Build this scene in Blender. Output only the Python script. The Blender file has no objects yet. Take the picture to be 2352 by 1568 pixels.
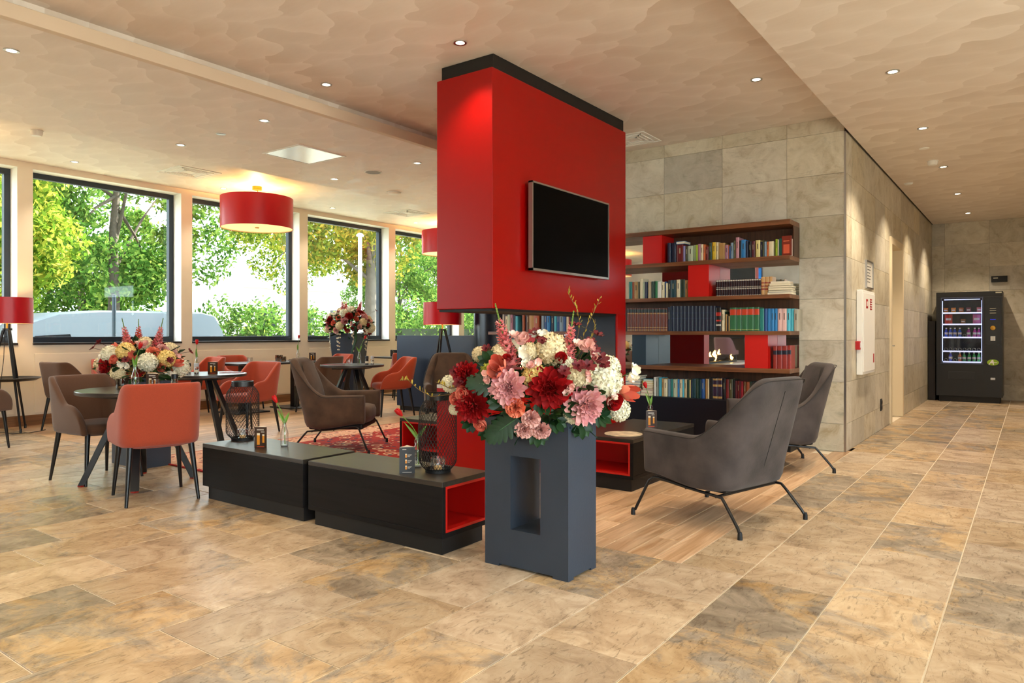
import bpy, math, random
import numpy as np
from mathutils import Vector, Matrix

# ------------------------------------------------------------------ camera, sky, sun, exposure
SC = bpy.context.scene
COL = SC.collection
random.seed(7)
rng = np.random.default_rng(7)
YAW = math.atan2(1194, 1640)
cd = bpy.data.cameras.new('camera')
cam = bpy.data.objects.new('camera', cd)
COL.objects.link(cam)
cam.location = (0, 0, 1.2)
cam.rotation_euler = (math.radians(90), 0, YAW)
cd.sensor_width = 36
cd.lens = 1640 * 36 / 2352
cd.shift_y = -19 / 2352
cd.clip_end = 300
SC.camera = cam
W = bpy.data.worlds.new('sky')
SC.world = W
W.use_nodes = True
_bg = W.node_tree.nodes['Background']
_bg.inputs[0].default_value = (0.80, 0.91, 1.0, 1)
_bg.inputs[1].default_value = 10.0
sl = bpy.data.lights.new('sun', 'SUN')
sl.energy = 42.0
sl.color = (1.0, 0.92, 0.78)
sl.angle = 0.02
sun = bpy.data.objects.new('sun', sl)
COL.objects.link(sun)
sun.rotation_euler = Vector((-0.04, -0.75, -0.62)).to_track_quat('-Z', 'Y').to_euler()
SC.view_settings.view_transform = 'Standard'
SC.view_settings.look = 'None'
SC.view_settings.gamma = 1
SC.view_settings.use_curve_mapping = False
SC.view_settings.exposure = -0.05
SC.cycles.max_bounces = 7
SC.cycles.diffuse_bounces = 4
SC.cycles.glossy_bounces = 4
SC.cycles.adaptive_threshold = 0.02
SPOT_W = 56.0
WARM = (1.0, 0.83, 0.62)

# ------------------------------------------------------------------ helpers
def lin(c):
    if isinstance(c, str):
        c = c.lstrip('#')
        c = [int(c[i:i + 2], 16) / 255 for i in (0, 2, 4)]
    return tuple((x / 12.92 if x <= 0.04045 else ((x + 0.055) / 1.055) ** 2.4) for x in c[:3]) + (1,)

MATS = {}

def newmat(name):
    m = bpy.data.materials.new(name)
    m.use_nodes = True
    nt = m.node_tree
    return m, nt, nt.nodes['Principled BSDF']

def pm(name, col, rough=0.5, metal=0.0, var=0.0, vscale=8.0, bump=0.0, bscale=60.0, spec=0.5, sheen=0.0, coat=0.0, emit=None, estr=0.0, stretch=(1, 1, 1), trans=0.0):
    if name in MATS:
        return MATS[name]
    m, nt, b = newmat(name)
    c = lin(col)
    b.inputs['Base Color'].default_value = c
    b.inputs['Roughness'].default_value = rough
    b.inputs['Metallic'].default_value = metal
    b.inputs['Specular IOR Level'].default_value = spec
    b.inputs['Coat Weight'].default_value = coat
    b.inputs['Sheen Weight'].default_value = sheen
    if trans:
        b.inputs['Transmission Weight'].default_value = trans
    if emit:
        b.inputs['Emission Color'].default_value = lin(emit)
        b.inputs['Emission Strength'].default_value = estr
    if var or bump:
        tc = nt.nodes.new('ShaderNodeTexCoord')
        mp = nt.nodes.new('ShaderNodeMapping')
        mp.inputs['Scale'].default_value = stretch
        nt.links.new(tc.outputs['Object'], mp.inputs['Vector'])
    if var:
        n = nt.nodes.new('ShaderNodeTexNoise')
        n.inputs['Scale'].default_value = vscale
        n.inputs['Detail'].default_value = 6
        nt.links.new(mp.outputs[0], n.inputs['Vector'])
        r = nt.nodes.new('ShaderNodeValToRGB')
        r.color_ramp.elements[0].position = 0.3
        r.color_ramp.elements[1].position = 0.7
        r.color_ramp.elements[0].color = tuple(x * (1 - var) for x in c[:3]) + (1,)
        r.color_ramp.elements[1].color = tuple(min(1, x * (1 + var)) for x in c[:3]) + (1,)
        nt.links.new(n.outputs['Fac'], r.inputs['Fac'])
        nt.links.new(r.outputs['Color'], b.inputs['Base Color'])
    if bump:
        n2 = nt.nodes.new('ShaderNodeTexNoise')
        n2.inputs['Scale'].default_value = bscale
        n2.inputs['Detail'].default_value = 4
        nt.links.new(mp.outputs[0], n2.inputs['Vector'])
        bn = nt.nodes.new('ShaderNodeBump')
        bn.inputs['Strength'].default_value = bump
        bn.inputs['Distance'].default_value = 0.01
        nt.links.new(n2.outputs['Fac'], bn.inputs['Height'])
        nt.links.new(bn.outputs['Normal'], b.inputs['Normal'])
    MATS[name] = m
    return m

def glassmat(name, refl=0.06, tint=(1, 1, 1), edge=0.35):
    """thin clear glass: see-through with a mirror sheen that grows at grazing angles"""
    if name in MATS:
        return MATS[name]
    m = bpy.data.materials.new(name)
    m.use_nodes = True
    nt = m.node_tree
    nt.nodes.clear()
    o = nt.nodes.new('ShaderNodeOutputMaterial')
    mix = nt.nodes.new('ShaderNodeMixShader')
    t = nt.nodes.new('ShaderNodeBsdfTransparent')
    t.inputs[0].default_value = tuple(tint) + (1,)
    g = nt.nodes.new('ShaderNodeBsdfGlossy')
    g.inputs['Roughness'].default_value = 0.02
    lw = nt.nodes.new('ShaderNodeLayerWeight')
    lw.inputs['Blend'].default_value = 0.25
    mr = nt.nodes.new('ShaderNodeMapRange')
    mr.inputs['To Min'].default_value = refl
    mr.inputs['To Max'].default_value = edge
    nt.links.new(lw.outputs['Facing'], mr.inputs['Value'])
    nt.links.new(mr.outputs[0], mix.inputs[0])
    nt.links.new(t.outputs[0], mix.inputs[1])
    nt.links.new(g.outputs[0], mix.inputs[2])
    nt.links.new(mix.outputs[0], o.inputs[0])
    MATS[name] = m
    return m

class B:
    """collects shapes, then becomes ONE mesh object"""
    def __init__(s):
        s.v = []; s.f = []; s.m = []
    def add(s, vs, fs, mi=0):
        k = len(s.v)
        s.v.extend([tuple(map(float, p)) for p in vs])
        s.f.extend([tuple(i + k for i in f) for f in fs])
        s.m.extend([mi] * len(fs))
        return s
    def box(s, a, b, mi=0):
        x0, y0, z0 = a; x1, y1, z1 = b
        return s.add([(x0, y0, z0), (x1, y0, z0), (x1, y1, z0), (x0, y1, z0), (x0, y0, z1), (x1, y0, z1), (x1, y1, z1), (x0, y1, z1)],
                     [(0, 3, 2, 1), (4, 5, 6, 7), (0, 1, 5, 4), (1, 2, 6, 5), (2, 3, 7, 6), (3, 0, 4, 7)], mi)
    def tube(s, pts, r, n=8, mi=0, caps=True):
        P = [Vector(p) for p in pts]
        R = list(r) if hasattr(r, '__len__') else [r] * len(P)
        vs = []; fs = []
        up = None
        for i, p in enumerate(P):
            d = (P[min(i + 1, len(P) - 1)] - P[max(i - 1, 0)]).normalized()
            if up is None:
                up = d.orthogonal().normalized()
            up = (up - d * up.dot(d))
            up = up.normalized() if up.length > 1e-6 else d.orthogonal().normalized()
            sd = d.cross(up)
            for k in range(n):
                a = 2 * math.pi * k / n
                vs.append(p + (up * math.cos(a) + sd * math.sin(a)) * R[i])
        for i in range(len(P) - 1):
            for k in range(n):
                k2 = (k + 1) % n
                fs.append((i * n + k, i * n + k2, (i + 1) * n + k2, (i + 1) * n + k))
        if caps:
            fs.append(tuple(range(n - 1, -1, -1)))
            fs.append(tuple(range((len(P) - 1) * n, len(P) * n)))
        return s.add(vs, fs, mi)
    def lathe(s, prof, n=24, c=(0, 0, 0), mi=0, close=False):
        vs = []; fs = []
        for (r, z) in prof:
            for k in range(n):
                a = 2 * math.pi * k / n
                vs.append((c[0] + r * math.cos(a), c[1] + r * math.sin(a), c[2] + z))
        m = len(prof)
        for i in range(m - 1 + (1 if close else 0)):
            j = (i + 1) % m
            for k in range(n):
                k2 = (k + 1) % n
                fs.append((i * n + k, i * n + k2, j * n + k2, j * n + k))
        return s.add(vs, fs, mi)
    def disc(s, c, r, n=24, mi=0, down=False):
        vs = [(c[0] + r * math.cos(2 * math.pi * k / n), c[1] + r * math.sin(2 * math.pi * k / n), c[2]) for k in range(n)]
        f = tuple(range(n))
        return s.add(vs, [f[::-1] if down else f], mi)
    def prism(s, poly, z0, z1, mi=0):
        n = len(poly)
        vs = [(p[0], p[1], z0) for p in poly] + [(p[0], p[1], z1) for p in poly]
        fs = [tuple(range(n - 1, -1, -1)), tuple(range(n, 2 * n))] + [(i, (i + 1) % n, n + (i + 1) % n, n + i) for i in range(n)]
        return s.add(vs, fs, mi)
    def grid(s, G, mi=0, wrap_u=False):
        nu = len(G); nv = len(G[0])
        vs = [p for row in G for p in row]
        fs = []
        for i in range(nu if wrap_u else nu - 1):
            i2 = (i + 1) % nu
            for j in range(nv - 1):
                fs.append((i * nv + j, i2 * nv + j, i2 * nv + j + 1, i * nv + j + 1))
        return s.add(vs, fs, mi)
    def mesh(s, name, mats, smooth=None):
        me = bpy.data.meshes.new(name)
        me.from_pydata(s.v, [], s.f)
        for m in (mats if isinstance(mats, (list, tuple)) else [mats]):
            me.materials.append(m)
        if any(s.m):
            me.polygons.foreach_set('material_index', s.m)
        if smooth is not None:
            me.shade_smooth()
            if smooth < 179:
                me.set_sharp_from_angle(angle=math.radians(smooth))
        me.update()
        return me
    def obj(s, name, mats, parent=None, smooth=None, bevel=0.0, seg=2, sub=0, loc=None, rotz=None, rot=None):
        return link(name, s.mesh(name, mats, smooth), parent, bevel, seg, sub, loc, rotz, rot)

def link(name, me, parent=None, bevel=0.0, seg=2, sub=0, loc=None, rotz=None, rot=None, scale=None):
    o = bpy.data.objects.new(name, me)
    COL.objects.link(o)
    if parent: o.parent = parent
    if loc is not None: o.location = loc
    if rotz is not None: o.rotation_euler = (0, 0, rotz)
    if rot is not None: o.rotation_euler = rot
    if scale is not None: o.scale = scale if hasattr(scale, '__len__') else (scale,) * 3
    if bevel:
        b = o.modifiers.new('bevel', 'BEVEL')
        b.width = bevel; b.segments = seg; b.limit_method = 'ANGLE'; b.angle_limit = math.radians(40)
        b.harden_normals = False
    if sub:
        u = o.modifiers.new('sub', 'SUBSURF')
        u.levels = sub; u.render_levels = sub
    return o

def tag(o, label, cat, group=None, kind=None):
    o['label'] = label
    o['category'] = cat
    if group: o['group'] = group
    if kind: o['kind'] = kind
    return o

def struct(o):
    o['kind'] = 'structure'
    return o

def thing(name, label, cat, loc=(0, 0, 0), rotz=0.0, group=None):
    o = bpy.data.objects.new(name, None)
    COL.objects.link(o)
    o.empty_display_size = 0.1
    o.location = loc
    o.rotation_euler = (0, 0, rotz)
    return tag(o, label, cat, group)

def kids(o):
    return [c for c in ALLK.get(o, [])]

def copy_tree(o, label=None, group=None, loc=None, rotz=None, parent=None):
    c = o.copy()
    COL.objects.link(c)
    c.parent = parent
    if label: c['label'] = label
    if group: c['group'] = group
    if loc is not None: c.location = loc
    if rotz is not None: c.rotation_euler = (0, 0, rotz)
    for ch in o.children:
        copy_tree(ch, parent=c)
    return c

def face(fx, fy):
    return math.atan2(fy, fx) - math.pi / 2

ORD = ['', 'first', 'second', 'third', 'fourth', 'fifth', 'sixth', 'seventh', 'eighth', 'ninth', 'tenth', 'eleventh', 'twelfth', 'thirteenth', 'fourteenth', 'fifteenth', 'sixteenth', 'seventeenth', 'eighteenth', 'nineteenth']
TENS = {2: ('twenty', 'twentieth'), 3: ('thirty', 'thirtieth'), 4: ('forty', 'fortieth'), 5: ('fifty', 'fiftieth')}
def ordi(n):
    if n < 20: return ORD[n]
    t, u = divmod(n, 10)
    return TENS[t][1] if u == 0 else TENS[t][0] + '-' + ORD[u]

# ------------------------------------------------------------------ surface materials
def stone_mat(name, light, mid, dark, rough=0.38, bump=0.25, greyshare=0.62, axis='y', streak=0.6, patch='#8f8578'):
    m, nt, b = newmat(name)
    N = nt.nodes.new; L = nt.links.new
    tc = N('ShaderNodeTexCoord'); oi = N('ShaderNodeObjectInfo')
    mul = N('ShaderNodeMath'); mul.operation = 'MULTIPLY'; mul.inputs[1].default_value = 137.0
    L(oi.outputs['Random'], mul.inputs[0])
    cx = N('ShaderNodeCombineXYZ')
    for i in range(3): L(mul.outputs[0], cx.inputs[i])
    ad = N('ShaderNodeVectorMath'); ad.operation = 'ADD'
    L(tc.outputs['Object'], ad.inputs[0]); L(cx.outputs[0], ad.inputs[1])
    n1 = N('ShaderNodeTexNoise'); n1.inputs['Scale'].default_value = 4.5; n1.inputs['Detail'].default_value = 7; n1.inputs['Roughness'].default_value = 0.68; n1.inputs['Distortion'].default_value = 1.0
    L(ad.outputs[0], n1.inputs['Vector'])
    r1 = N('ShaderNodeValToRGB')
    e = r1.color_ramp.elements
    e[0].position = 0.30; e[0].color = lin(dark)
    e[1].position = 0.66; e[1].color = lin(light)
    k = e.new(0.46); k.color = lin(mid)
    L(n1.outputs['Fac'], r1.inputs['Fac'])
    # streaky riven veins
    mp = N('ShaderNodeMapping')
    mp.inputs['Scale'].default_value = (2.2, 9.0, 9.0) if axis == 'x' else (13.0, 4.0, 13.0)
    mp.inputs['Rotation'].default_value = (0, 0, 0.25)
    L(ad.outputs[0], mp.inputs['Vector'])
    n2 = N('ShaderNodeTexNoise'); n2.inputs['Scale'].default_value = 2.6; n2.inputs['Detail'].default_value = 7; n2.inputs['Roughness'].default_value = 0.7; n2.inputs['Distortion'].default_value = 1.6
    L(mp.outputs[0], n2.inputs['Vector'])
    r2 = N('ShaderNodeValToRGB')
    r2.color_ramp.elements[0].position = 0.36; r2.color_ramp.elements[0].color = (0.40, 0.39, 0.38, 1)
    r2.color_ramp.elements[1].position = 0.45; r2.color_ramp.elements[1].color = (1, 1, 1, 1)
    L(n2.outputs['Fac'], r2.inputs['Fac'])
    mx = N('ShaderNodeMix'); mx.data_type = 'RGBA'; mx.blend_type = 'MULTIPLY'; mx.inputs[0].default_value = streak
    L(r1.outputs['Color'], mx.inputs[6]); L(r2.outputs['Color'], mx.inputs[7])
    # large soft cloud of grey, patchy; stronger on some pieces
    n3 = N('ShaderNodeTexNoise'); n3.inputs['Scale'].default_value = 2.4; n3.inputs['Detail'].default_value = 7; n3.inputs['Roughness'].default_value = 0.74; n3.inputs['Distortion'].default_value = 0.9
    L(ad.outputs[0], n3.inputs['Vector'])
    ra = N('ShaderNodeMapRange'); ra.inputs['From Min'].default_value = 0; ra.inputs['From Max'].default_value = 1; ra.inputs['To Min'].default_value = -0.16; ra.inputs['To Max'].default_value = 0.16
    wn = N('ShaderNodeTexWhiteNoise'); wn.noise_dimensions = '1D'
    L(mul.outputs[0], wn.inputs['W']); L(wn.outputs['Value'], ra.inputs['Value'])
    am = N('ShaderNodeMath'); am.operation = 'ADD'
    L(n3.outputs['Fac'], am.inputs[0]); L(ra.outputs[0], am.inputs[1])
    r3 = N('ShaderNodeValToRGB')
    r3.color_ramp.elements[0].position = greyshare - 0.07; r3.color_ramp.elements[0].color = (0, 0, 0, 1)
    r3.color_ramp.elements[1].position = greyshare + 0.05; r3.color_ramp.elements[1].color = (1, 1, 1, 1)
    L(am.outputs[0], r3.inputs['Fac'])
    mg = N('ShaderNodeMix'); mg.data_type = 'RGBA'; mg.blend_type = 'MIX'
    gm = N('ShaderNodeMath'); gm.operation = 'MULTIPLY'; gm.inputs[1].default_value = 0.82
    L(r3.outputs['Color'], gm.inputs[0]); L(gm.outputs[0], mg.inputs[0])
    L(mx.outputs[2], mg.inputs[6]); gp = N('ShaderNodeMix'); gp.data_type = 'RGBA'; gp.blend_type = 'MULTIPLY'; gp.inputs[0].default_value = 0.6; rp_ = N('ShaderNodeValToRGB'); rp_.color_ramp.elements[0].position = 0.34; rp_.color_ramp.elements[0].color = tuple(q * 0.55 for q in lin(patch)[:3]) + (1,); rp_.color_ramp.elements[1].position = 0.62; rp_.color_ramp.elements[1].color = tuple(min(1, q * 1.35) for q in lin(patch)[:3]) + (1,); L(n1.outputs['Fac'], rp_.inputs['Fac']); L(rp_.outputs['Color'], gp.inputs[6]); L(r2.outputs['Color'], gp.inputs[7]); L(gp.outputs[2], mg.inputs[7])
    # each piece a little lighter or darker
    hv = N('ShaderNodeHueSaturation')
    rv = N('ShaderNodeMapRange'); rv.inputs['To Min'].default_value = 0.82; rv.inputs['To Max'].default_value = 1.12
    L(oi.outputs['Random'], rv.inputs['Value']); L(rv.outputs[0], hv.inputs['Value'])
    rs = N('ShaderNodeMapRange'); rs.inputs['To Min'].default_value = 0.75; rs.inputs['To Max'].default_value = 1.15
    L(wn.outputs['Value'], rs.inputs['Value']); L(rs.outputs[0], hv.inputs['Saturation'])
    L(mg.outputs[2], hv.inputs['Color'])
    L(hv.outputs['Color'], b.inputs['Base Color'])
    b.inputs['Roughness'].default_value = rough
    bn = N('ShaderNodeBump'); bn.inputs['Strength'].default_value = bump; bn.inputs['Distance'].default_value = 0.006
    L(n2.outputs['Fac'], bn.inputs['Height']); L(bn.outputs['Normal'], b.inputs['Normal'])
    return m

def wood_mat(name, light, dark, rough=0.4, scale=1.0, axis='y', perobj=0.25, bump=0.1, spec=0.5):
    m, nt, b = newmat(name)
    N = nt.nodes.new; L = nt.links.new
    tc = N('ShaderNodeTexCoord'); oi = N('ShaderNodeObjectInfo')
    mul = N('ShaderNodeMath'); mul.operation = 'MULTIPLY'; mul.inputs[1].default_value = 91.0
    L(oi.outputs['Random'], mul.inputs[0])
    cx = N('ShaderNodeCombineXYZ')
    for i in range(3): L(mul.outputs[0], cx.inputs[i])
    ad = N('ShaderNodeVectorMath'); ad.operation = 'ADD'
    L(tc.outputs['Object'], ad.inputs[0]); L(cx.outputs[0], ad.inputs[1])
    mp = N('ShaderNodeMapping')
    s = {'x': (1.2, 22, 22), 'y': (22, 1.2, 22), 'z': (22, 22, 1.2)}[axis]
    mp.inputs['Scale'].default_value = tuple(q * scale for q in s)
    L(ad.outputs[0], mp.inputs['Vector'])
    n = N('ShaderNodeTexNoise'); n.inputs['Scale'].default_value = 1.0; n.inputs['Detail'].default_value = 7; n.inputs['Roughness'].default_value = 0.6; n.inputs['Distortion'].default_value = 1.2
    L(mp.outputs[0], n.inputs['Vector'])
    r = N('ShaderNodeValToRGB')
    r.color_ramp.elements[0].position = 0.32; r.color_ramp.elements[0].color = lin(dark)
    r.color_ramp.elements[1].position = 0.62; r.color_ramp.elements[1].color = lin(light)
    L(n.outputs['Fac'], r.inputs['Fac'])
    hv = N('ShaderNodeHueSaturation')
    rv = N('ShaderNodeMapRange'); rv.inputs['To Min'].default_value = 1 - perobj; rv.inputs['To Max'].default_value = 1 + perobj * 0.6
    L(oi.outputs['Random'], rv.inputs['Value']); L(rv.outputs[0], hv.inputs['Value'])
    L(r.outputs['Color'], hv.inputs['Color']); L(hv.outputs['Color'], b.inputs['Base Color'])
    b.inputs['Roughness'].default_value = rough
    b.inputs['Specular IOR Level'].default_value = spec
    if bump:
        bn = N('ShaderNodeBump'); bn.inputs['Strength'].default_value = bump; bn.inputs['Distance'].default_value = 0.004
        L(n.outputs['Fac'], bn.inputs['Height']); L(bn.outputs['Normal'], b.inputs['Normal'])
    return m

def plaster_mat(name, a, bcol):
    """brushed decorative plaster: overlapping fan-shaped strokes like fish scales, irregular"""
    m, nt, b = newmat(name)
    N = nt.nodes.new; L = nt.links.new
    def mth(op, x, y=None, z=None):
        n = N('ShaderNodeMath'); n.operation = op
        for i, q in enumerate((x, y, z)):
            if q is None: continue
            if isinstance(q, (int, float)): n.inputs[i].default_value = q
            else: L(q, n.inputs[i])
        return n.outputs[0]
    tc = N('ShaderNodeTexCoord')
    nz = N('ShaderNodeTexNoise'); nz.inputs['Scale'].default_value = 1.7; nz.inputs['Detail'].default_value = 2
    L(tc.outputs['Object'], nz.inputs['Vector'])
    sc = N('ShaderNodeVectorMath'); sc.operation = 'SCALE'; sc.inputs['Scale'].default_value = 0.55
    L(nz.outputs['Color'], sc.inputs[0])
    ad = N('ShaderNodeVectorMath'); ad.operation = 'ADD'
    L(tc.outputs['Object'], ad.inputs[0]); L(sc.outputs[0], ad.inputs[1])
    mp = N('ShaderNodeMapping'); mp.inputs['Scale'].default_value = (1 / 0.42, 1 / 0.24, 1); mp.inputs['Rotation'].default_value = (0, 0, 0.9)
    L(ad.outputs[0], mp.inputs['Vector'])
    sp = N('ShaderNodeSeparateXYZ'); L(mp.outputs[0], sp.inputs[0])
    u, v = sp.outputs[0], sp.outputs[1]
    row0 = mth('FLOOR', v)
    vals = []
    for k in (0, 1):
        row = mth('SUBTRACT', row0, k)
        sh = mth('MULTIPLY', mth('FLOORED_MODULO', row, 2.0), 0.5)
        cx = mth('ADD', mth('ADD', mth('FLOOR', mth('SUBTRACT', u, sh)), 0.5), sh)
        du = mth('SUBTRACT', u, cx); dv = mth('MULTIPLY', mth('SUBTRACT', v, row), 0.6)
        d = mth('SQRT', mth('ADD', mth('MULTIPLY', du, du), mth('MULTIPLY', dv, dv)))
        cb = N('ShaderNodeCombineXYZ'); L(cx, cb.inputs[0]); L(row, cb.inputs[1])
        wn = N('ShaderNodeTexWhiteNoise'); wn.noise_dimensions = '2D'; L(cb.outputs[0], wn.inputs['Vector'])
        val = mth('ADD', mth('MULTIPLY', wn.outputs['Value'], 0.45), mth('MULTIPLY', mth('POWER', mth('DIVIDE', d, 0.72), 2.0), 0.55))
        vals.append((val, d))
    ins = mth('LESS_THAN', vals[1][1], 0.72)
    mixv = mth('ADD', mth('MULTIPLY', vals[1][0], ins), mth('MULTIPLY', vals[0][0], mth('SUBTRACT', 1.0, ins)))
    fine = N('ShaderNodeTexNoise'); fine.inputs['Scale'].default_value = 20; fine.inputs['Detail'].default_value = 3
    mpf = N('ShaderNodeMapping'); mpf.inputs['Scale'].default_value = (0.35, 1.6, 1); mpf.inputs['Rotation'].default_value = (0, 0, 0.6)
    L(tc.outputs['Object'], mpf.inputs['Vector']); L(mpf.outputs[0], fine.inputs['Vector'])
    fac = mth('ADD', mth('MULTIPLY', fine.outputs['Fac'], 0.25), mth('MULTIPLY', mixv, 0.8))
    r = N('ShaderNodeValToRGB')
    r.color_ramp.elements[0].position = 0.1; r.color_ramp.elements[0].color = lin(a)
    r.color_ramp.elements[1].position = 0.95; r.color_ramp.elements[1].color = lin(bcol)
    L(fac, r.inputs['Fac']); L(r.outputs['Color'], b.inputs['Base Color'])
    rr = N('ShaderNodeMapRange'); rr.inputs['To Min'].default_value = 0.40; rr.inputs['To Max'].default_value = 0.65
    L(mixv, rr.inputs['Value']); L(rr.outputs[0], b.inputs['Roughness'])
    return m

M_TILE = stone_mat('slate_tile', '#ccb28d', '#b89a74', '#967a58', rough=0.27, greyshare=0.585)
M_WTILE = stone_mat('wall_slate', '#d2cab6', '#c3baa4', '#ab9c80', rough=0.42, bump=0.12, greyshare=0.76, axis='x', streak=0.22, patch='#a3a090')
M_GROUT = pm('grout', '#dccfb8', 0.8)
M_WGROUT = pm('wall_grout', '#8d8676', 0.8)
M_PLANK = wood_mat('floor_plank', '#dcb994', '#ad845c', rough=0.28, axis='y', perobj=0.22)
M_PLAST = plaster_mat('brushed_plaster', '#d9cabb', '#f0e6dc')
M_CREAM = pm('cream_paint', '#ece0cb', 0.75, var=0.03, vscale=3)
M_WHITE = pm('white_paint', '#eeece6', 0.55)
M_DKFRAME = pm('anthracite_frame', '#1c2733', 0.4)
M_SILL = pm('dark_sill', '#2a2624', 0.35)
M_BASEB = wood_mat('baseboard_wood', '#8a5f38', '#6b4526', rough=0.45, axis='y', perobj=0.0)
M_RED = pm('red_lacquer', '#9c0200', 0.36, var=0.04, vscale=1.2, spec=0.35)
M_REDIN = pm('red_inner', '#c4140c', 0.4)
M_NAVY = pm('navy_panel', '#1b2c47', 0.42, var=0.08, vscale=4)
M_BLACKW = wood_mat('black_oak', '#191717', '#100f0f', rough=0.55, axis='x', perobj=0.06, bump=0.06, spec=0.15)
M_TOPW = wood_mat('black_oak_top_lit', '#332e28', '#221e1b', rough=0.32, axis='x', perobj=0.06, bump=0.05)  # same black oak as the body, reflected light put into a paler colour
M_BLACK = pm('black_metal', '#0d0d0f', 0.35)
M_MBLACK = pm('matt_black', '#0b0b0c', 0.6)
M_WALNUT = wood_mat('walnut', '#845433', '#573520', rough=0.36, axis='x', perobj=0.05, bump=0.05)
M_WALNUTV = wood_mat('walnut_back', '#5d3d2a', '#3d281b', rough=0.45, axis='z', perobj=0.05, bump=0.05)
M_PANE = glassmat('window_glass', 0.018, (0.97, 0.99, 0.98), 0.22)
M_GLASS = glassmat('clear_glass', 0.10, (0.96, 0.97, 0.97), 0.75)
M_STEEL = pm('brushed_steel', '#b9bbbd', 0.3, metal=1.0)
M_BRASS = pm('brass', '#b98a3a', 0.3, metal=1.0)
M_MIRROR = pm('mirror', '#e8ecec', 0.02, metal=1.0)

# ------------------------------------------------------------------ floor
ST = 0.4275
bslab = B().box((-10.9, -8.2, -0.20), (3.2, 16.0, -0.004))
floor = struct(bslab.obj('floor', M_GROUT))
g = 0.0032
tile_cache = {}
def tile(parent, x0, x1, y0, y1, z0, z1, m, name, cache=True):
    key = (round(x1 - x0, 3), round(y1 - y0, 3), round(z1 - z0, 3), name)
    if key not in tile_cache:
        a, b_, c = (x1 - x0) / 2 - g, (y1 - y0) / 2 - g, (z1 - z0)
        bb = B()
        e = 0.0015
        bb.add([(-a, -b_, 0), (a, -b_, 0), (a, b_, 0), (-a, b_, 0), (-a, -b_, c - e), (a, -b_, c - e), (a, b_, c - e), (-a, b_, c - e),
                (-a + e, -b_ + e, c), (a - e, -b_ + e, c), (a - e, b_ - e, c), (-a + e, b_ - e, c)],
               [(0, 1, 5, 4), (1, 2, 6, 5), (2, 3, 7, 6), (3, 0, 4, 7), (4, 5, 9, 8), (5, 6, 10, 9), (6, 7, 11, 10), (7, 4, 8, 11), (8, 9, 10, 11)])
        tile_cache[key] = bb.mesh(name, m)
    o = bpy.data.objects.new(name, tile_cache[key])
    COL.objects.link(o)
    o.parent = parent
    o.location = ((x0 + x1) / 2, (y0 + y1) / 2, z0)
    return o
TL = 0.694
PH = {0: 3.30, 1: 3.47, 2: 3.02, 3: 2.80, 4: 2.36, 5: 2.84, 6: 2.40, 7: 2.19, 8: 2.43, 9: 2.22, 10: 2.47, 11: 2.26, 12: 2.51}
YB = 3.535
for k in range(0, 27):
    x1 = 0.545 - k * 0.425
    x0 = max(x1 - 0.425, -10.55)
    if x1 - x0 < 0.05: break
    y = PH.get(k, 2.1 + 0.31 * ((k * 5) % 7) / 3) - TL * 6
    while y < 15.45:
        ya, yb = y, min(y + TL, 15.5)
        y += TL
        if yb < -0.331 * (x0 + x1) / 2 - 1.6 or yb < 0.25: continue
        cuts = []
        if k <= 3: cuts = [(x0, ya, yb)]
        elif k == 4:
            if yb <= YB: cuts = [(x0, ya, yb)]
            elif ya < YB: cuts = [(x0, ya, YB), (-1.482, YB, yb)]
            elif ya < 7.8: cuts = [(-1.482, ya, yb)]
            else: cuts = [(-1.52, ya, yb)]
        elif ya < YB - 0.04: cuts = [(x0, ya, min(yb, YB))]
        for (xa, p, q) in cuts:
            if q - p > 0.04: tile(floor, xa, x1, p, q, -0.004, 0.0, M_TILE, 'tile')
PW = 0.1545
npl = 0
for k in range(0, 59):
    x1 = -1.482 - k * PW
    x0 = x1 - PW
    if x0 < -10.54: x0 = -10.54
    if x1 - x0 < 0.03: break
    y = YB - [0.0, 0.55, 0.25, 0.75, 0.4][k % 5] - 0.9 * 0
    first = True
    while y < 10.2:
        ya = max(y, YB); yb = y + 0.92
        y = yb
        if yb < YB + 0.04: continue
        xm, ym = (x0 + x1) / 2, (ya + yb) / 2
        if -6.7 < xm < -4.1 and 3.6 < ya and yb < 7.1: continue
        if -4.0 < xm < -3.4 and 4.5 < ya and yb < 6.6: continue
        if xm > -5.8 and ya > 7.45: continue
        if xm > -8.0 and ya > 8.0: continue
        tile(floor, x0, x1, ya, yb, -0.004, 0.0, M_PLANK, 'plank')
        npl += 1

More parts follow.
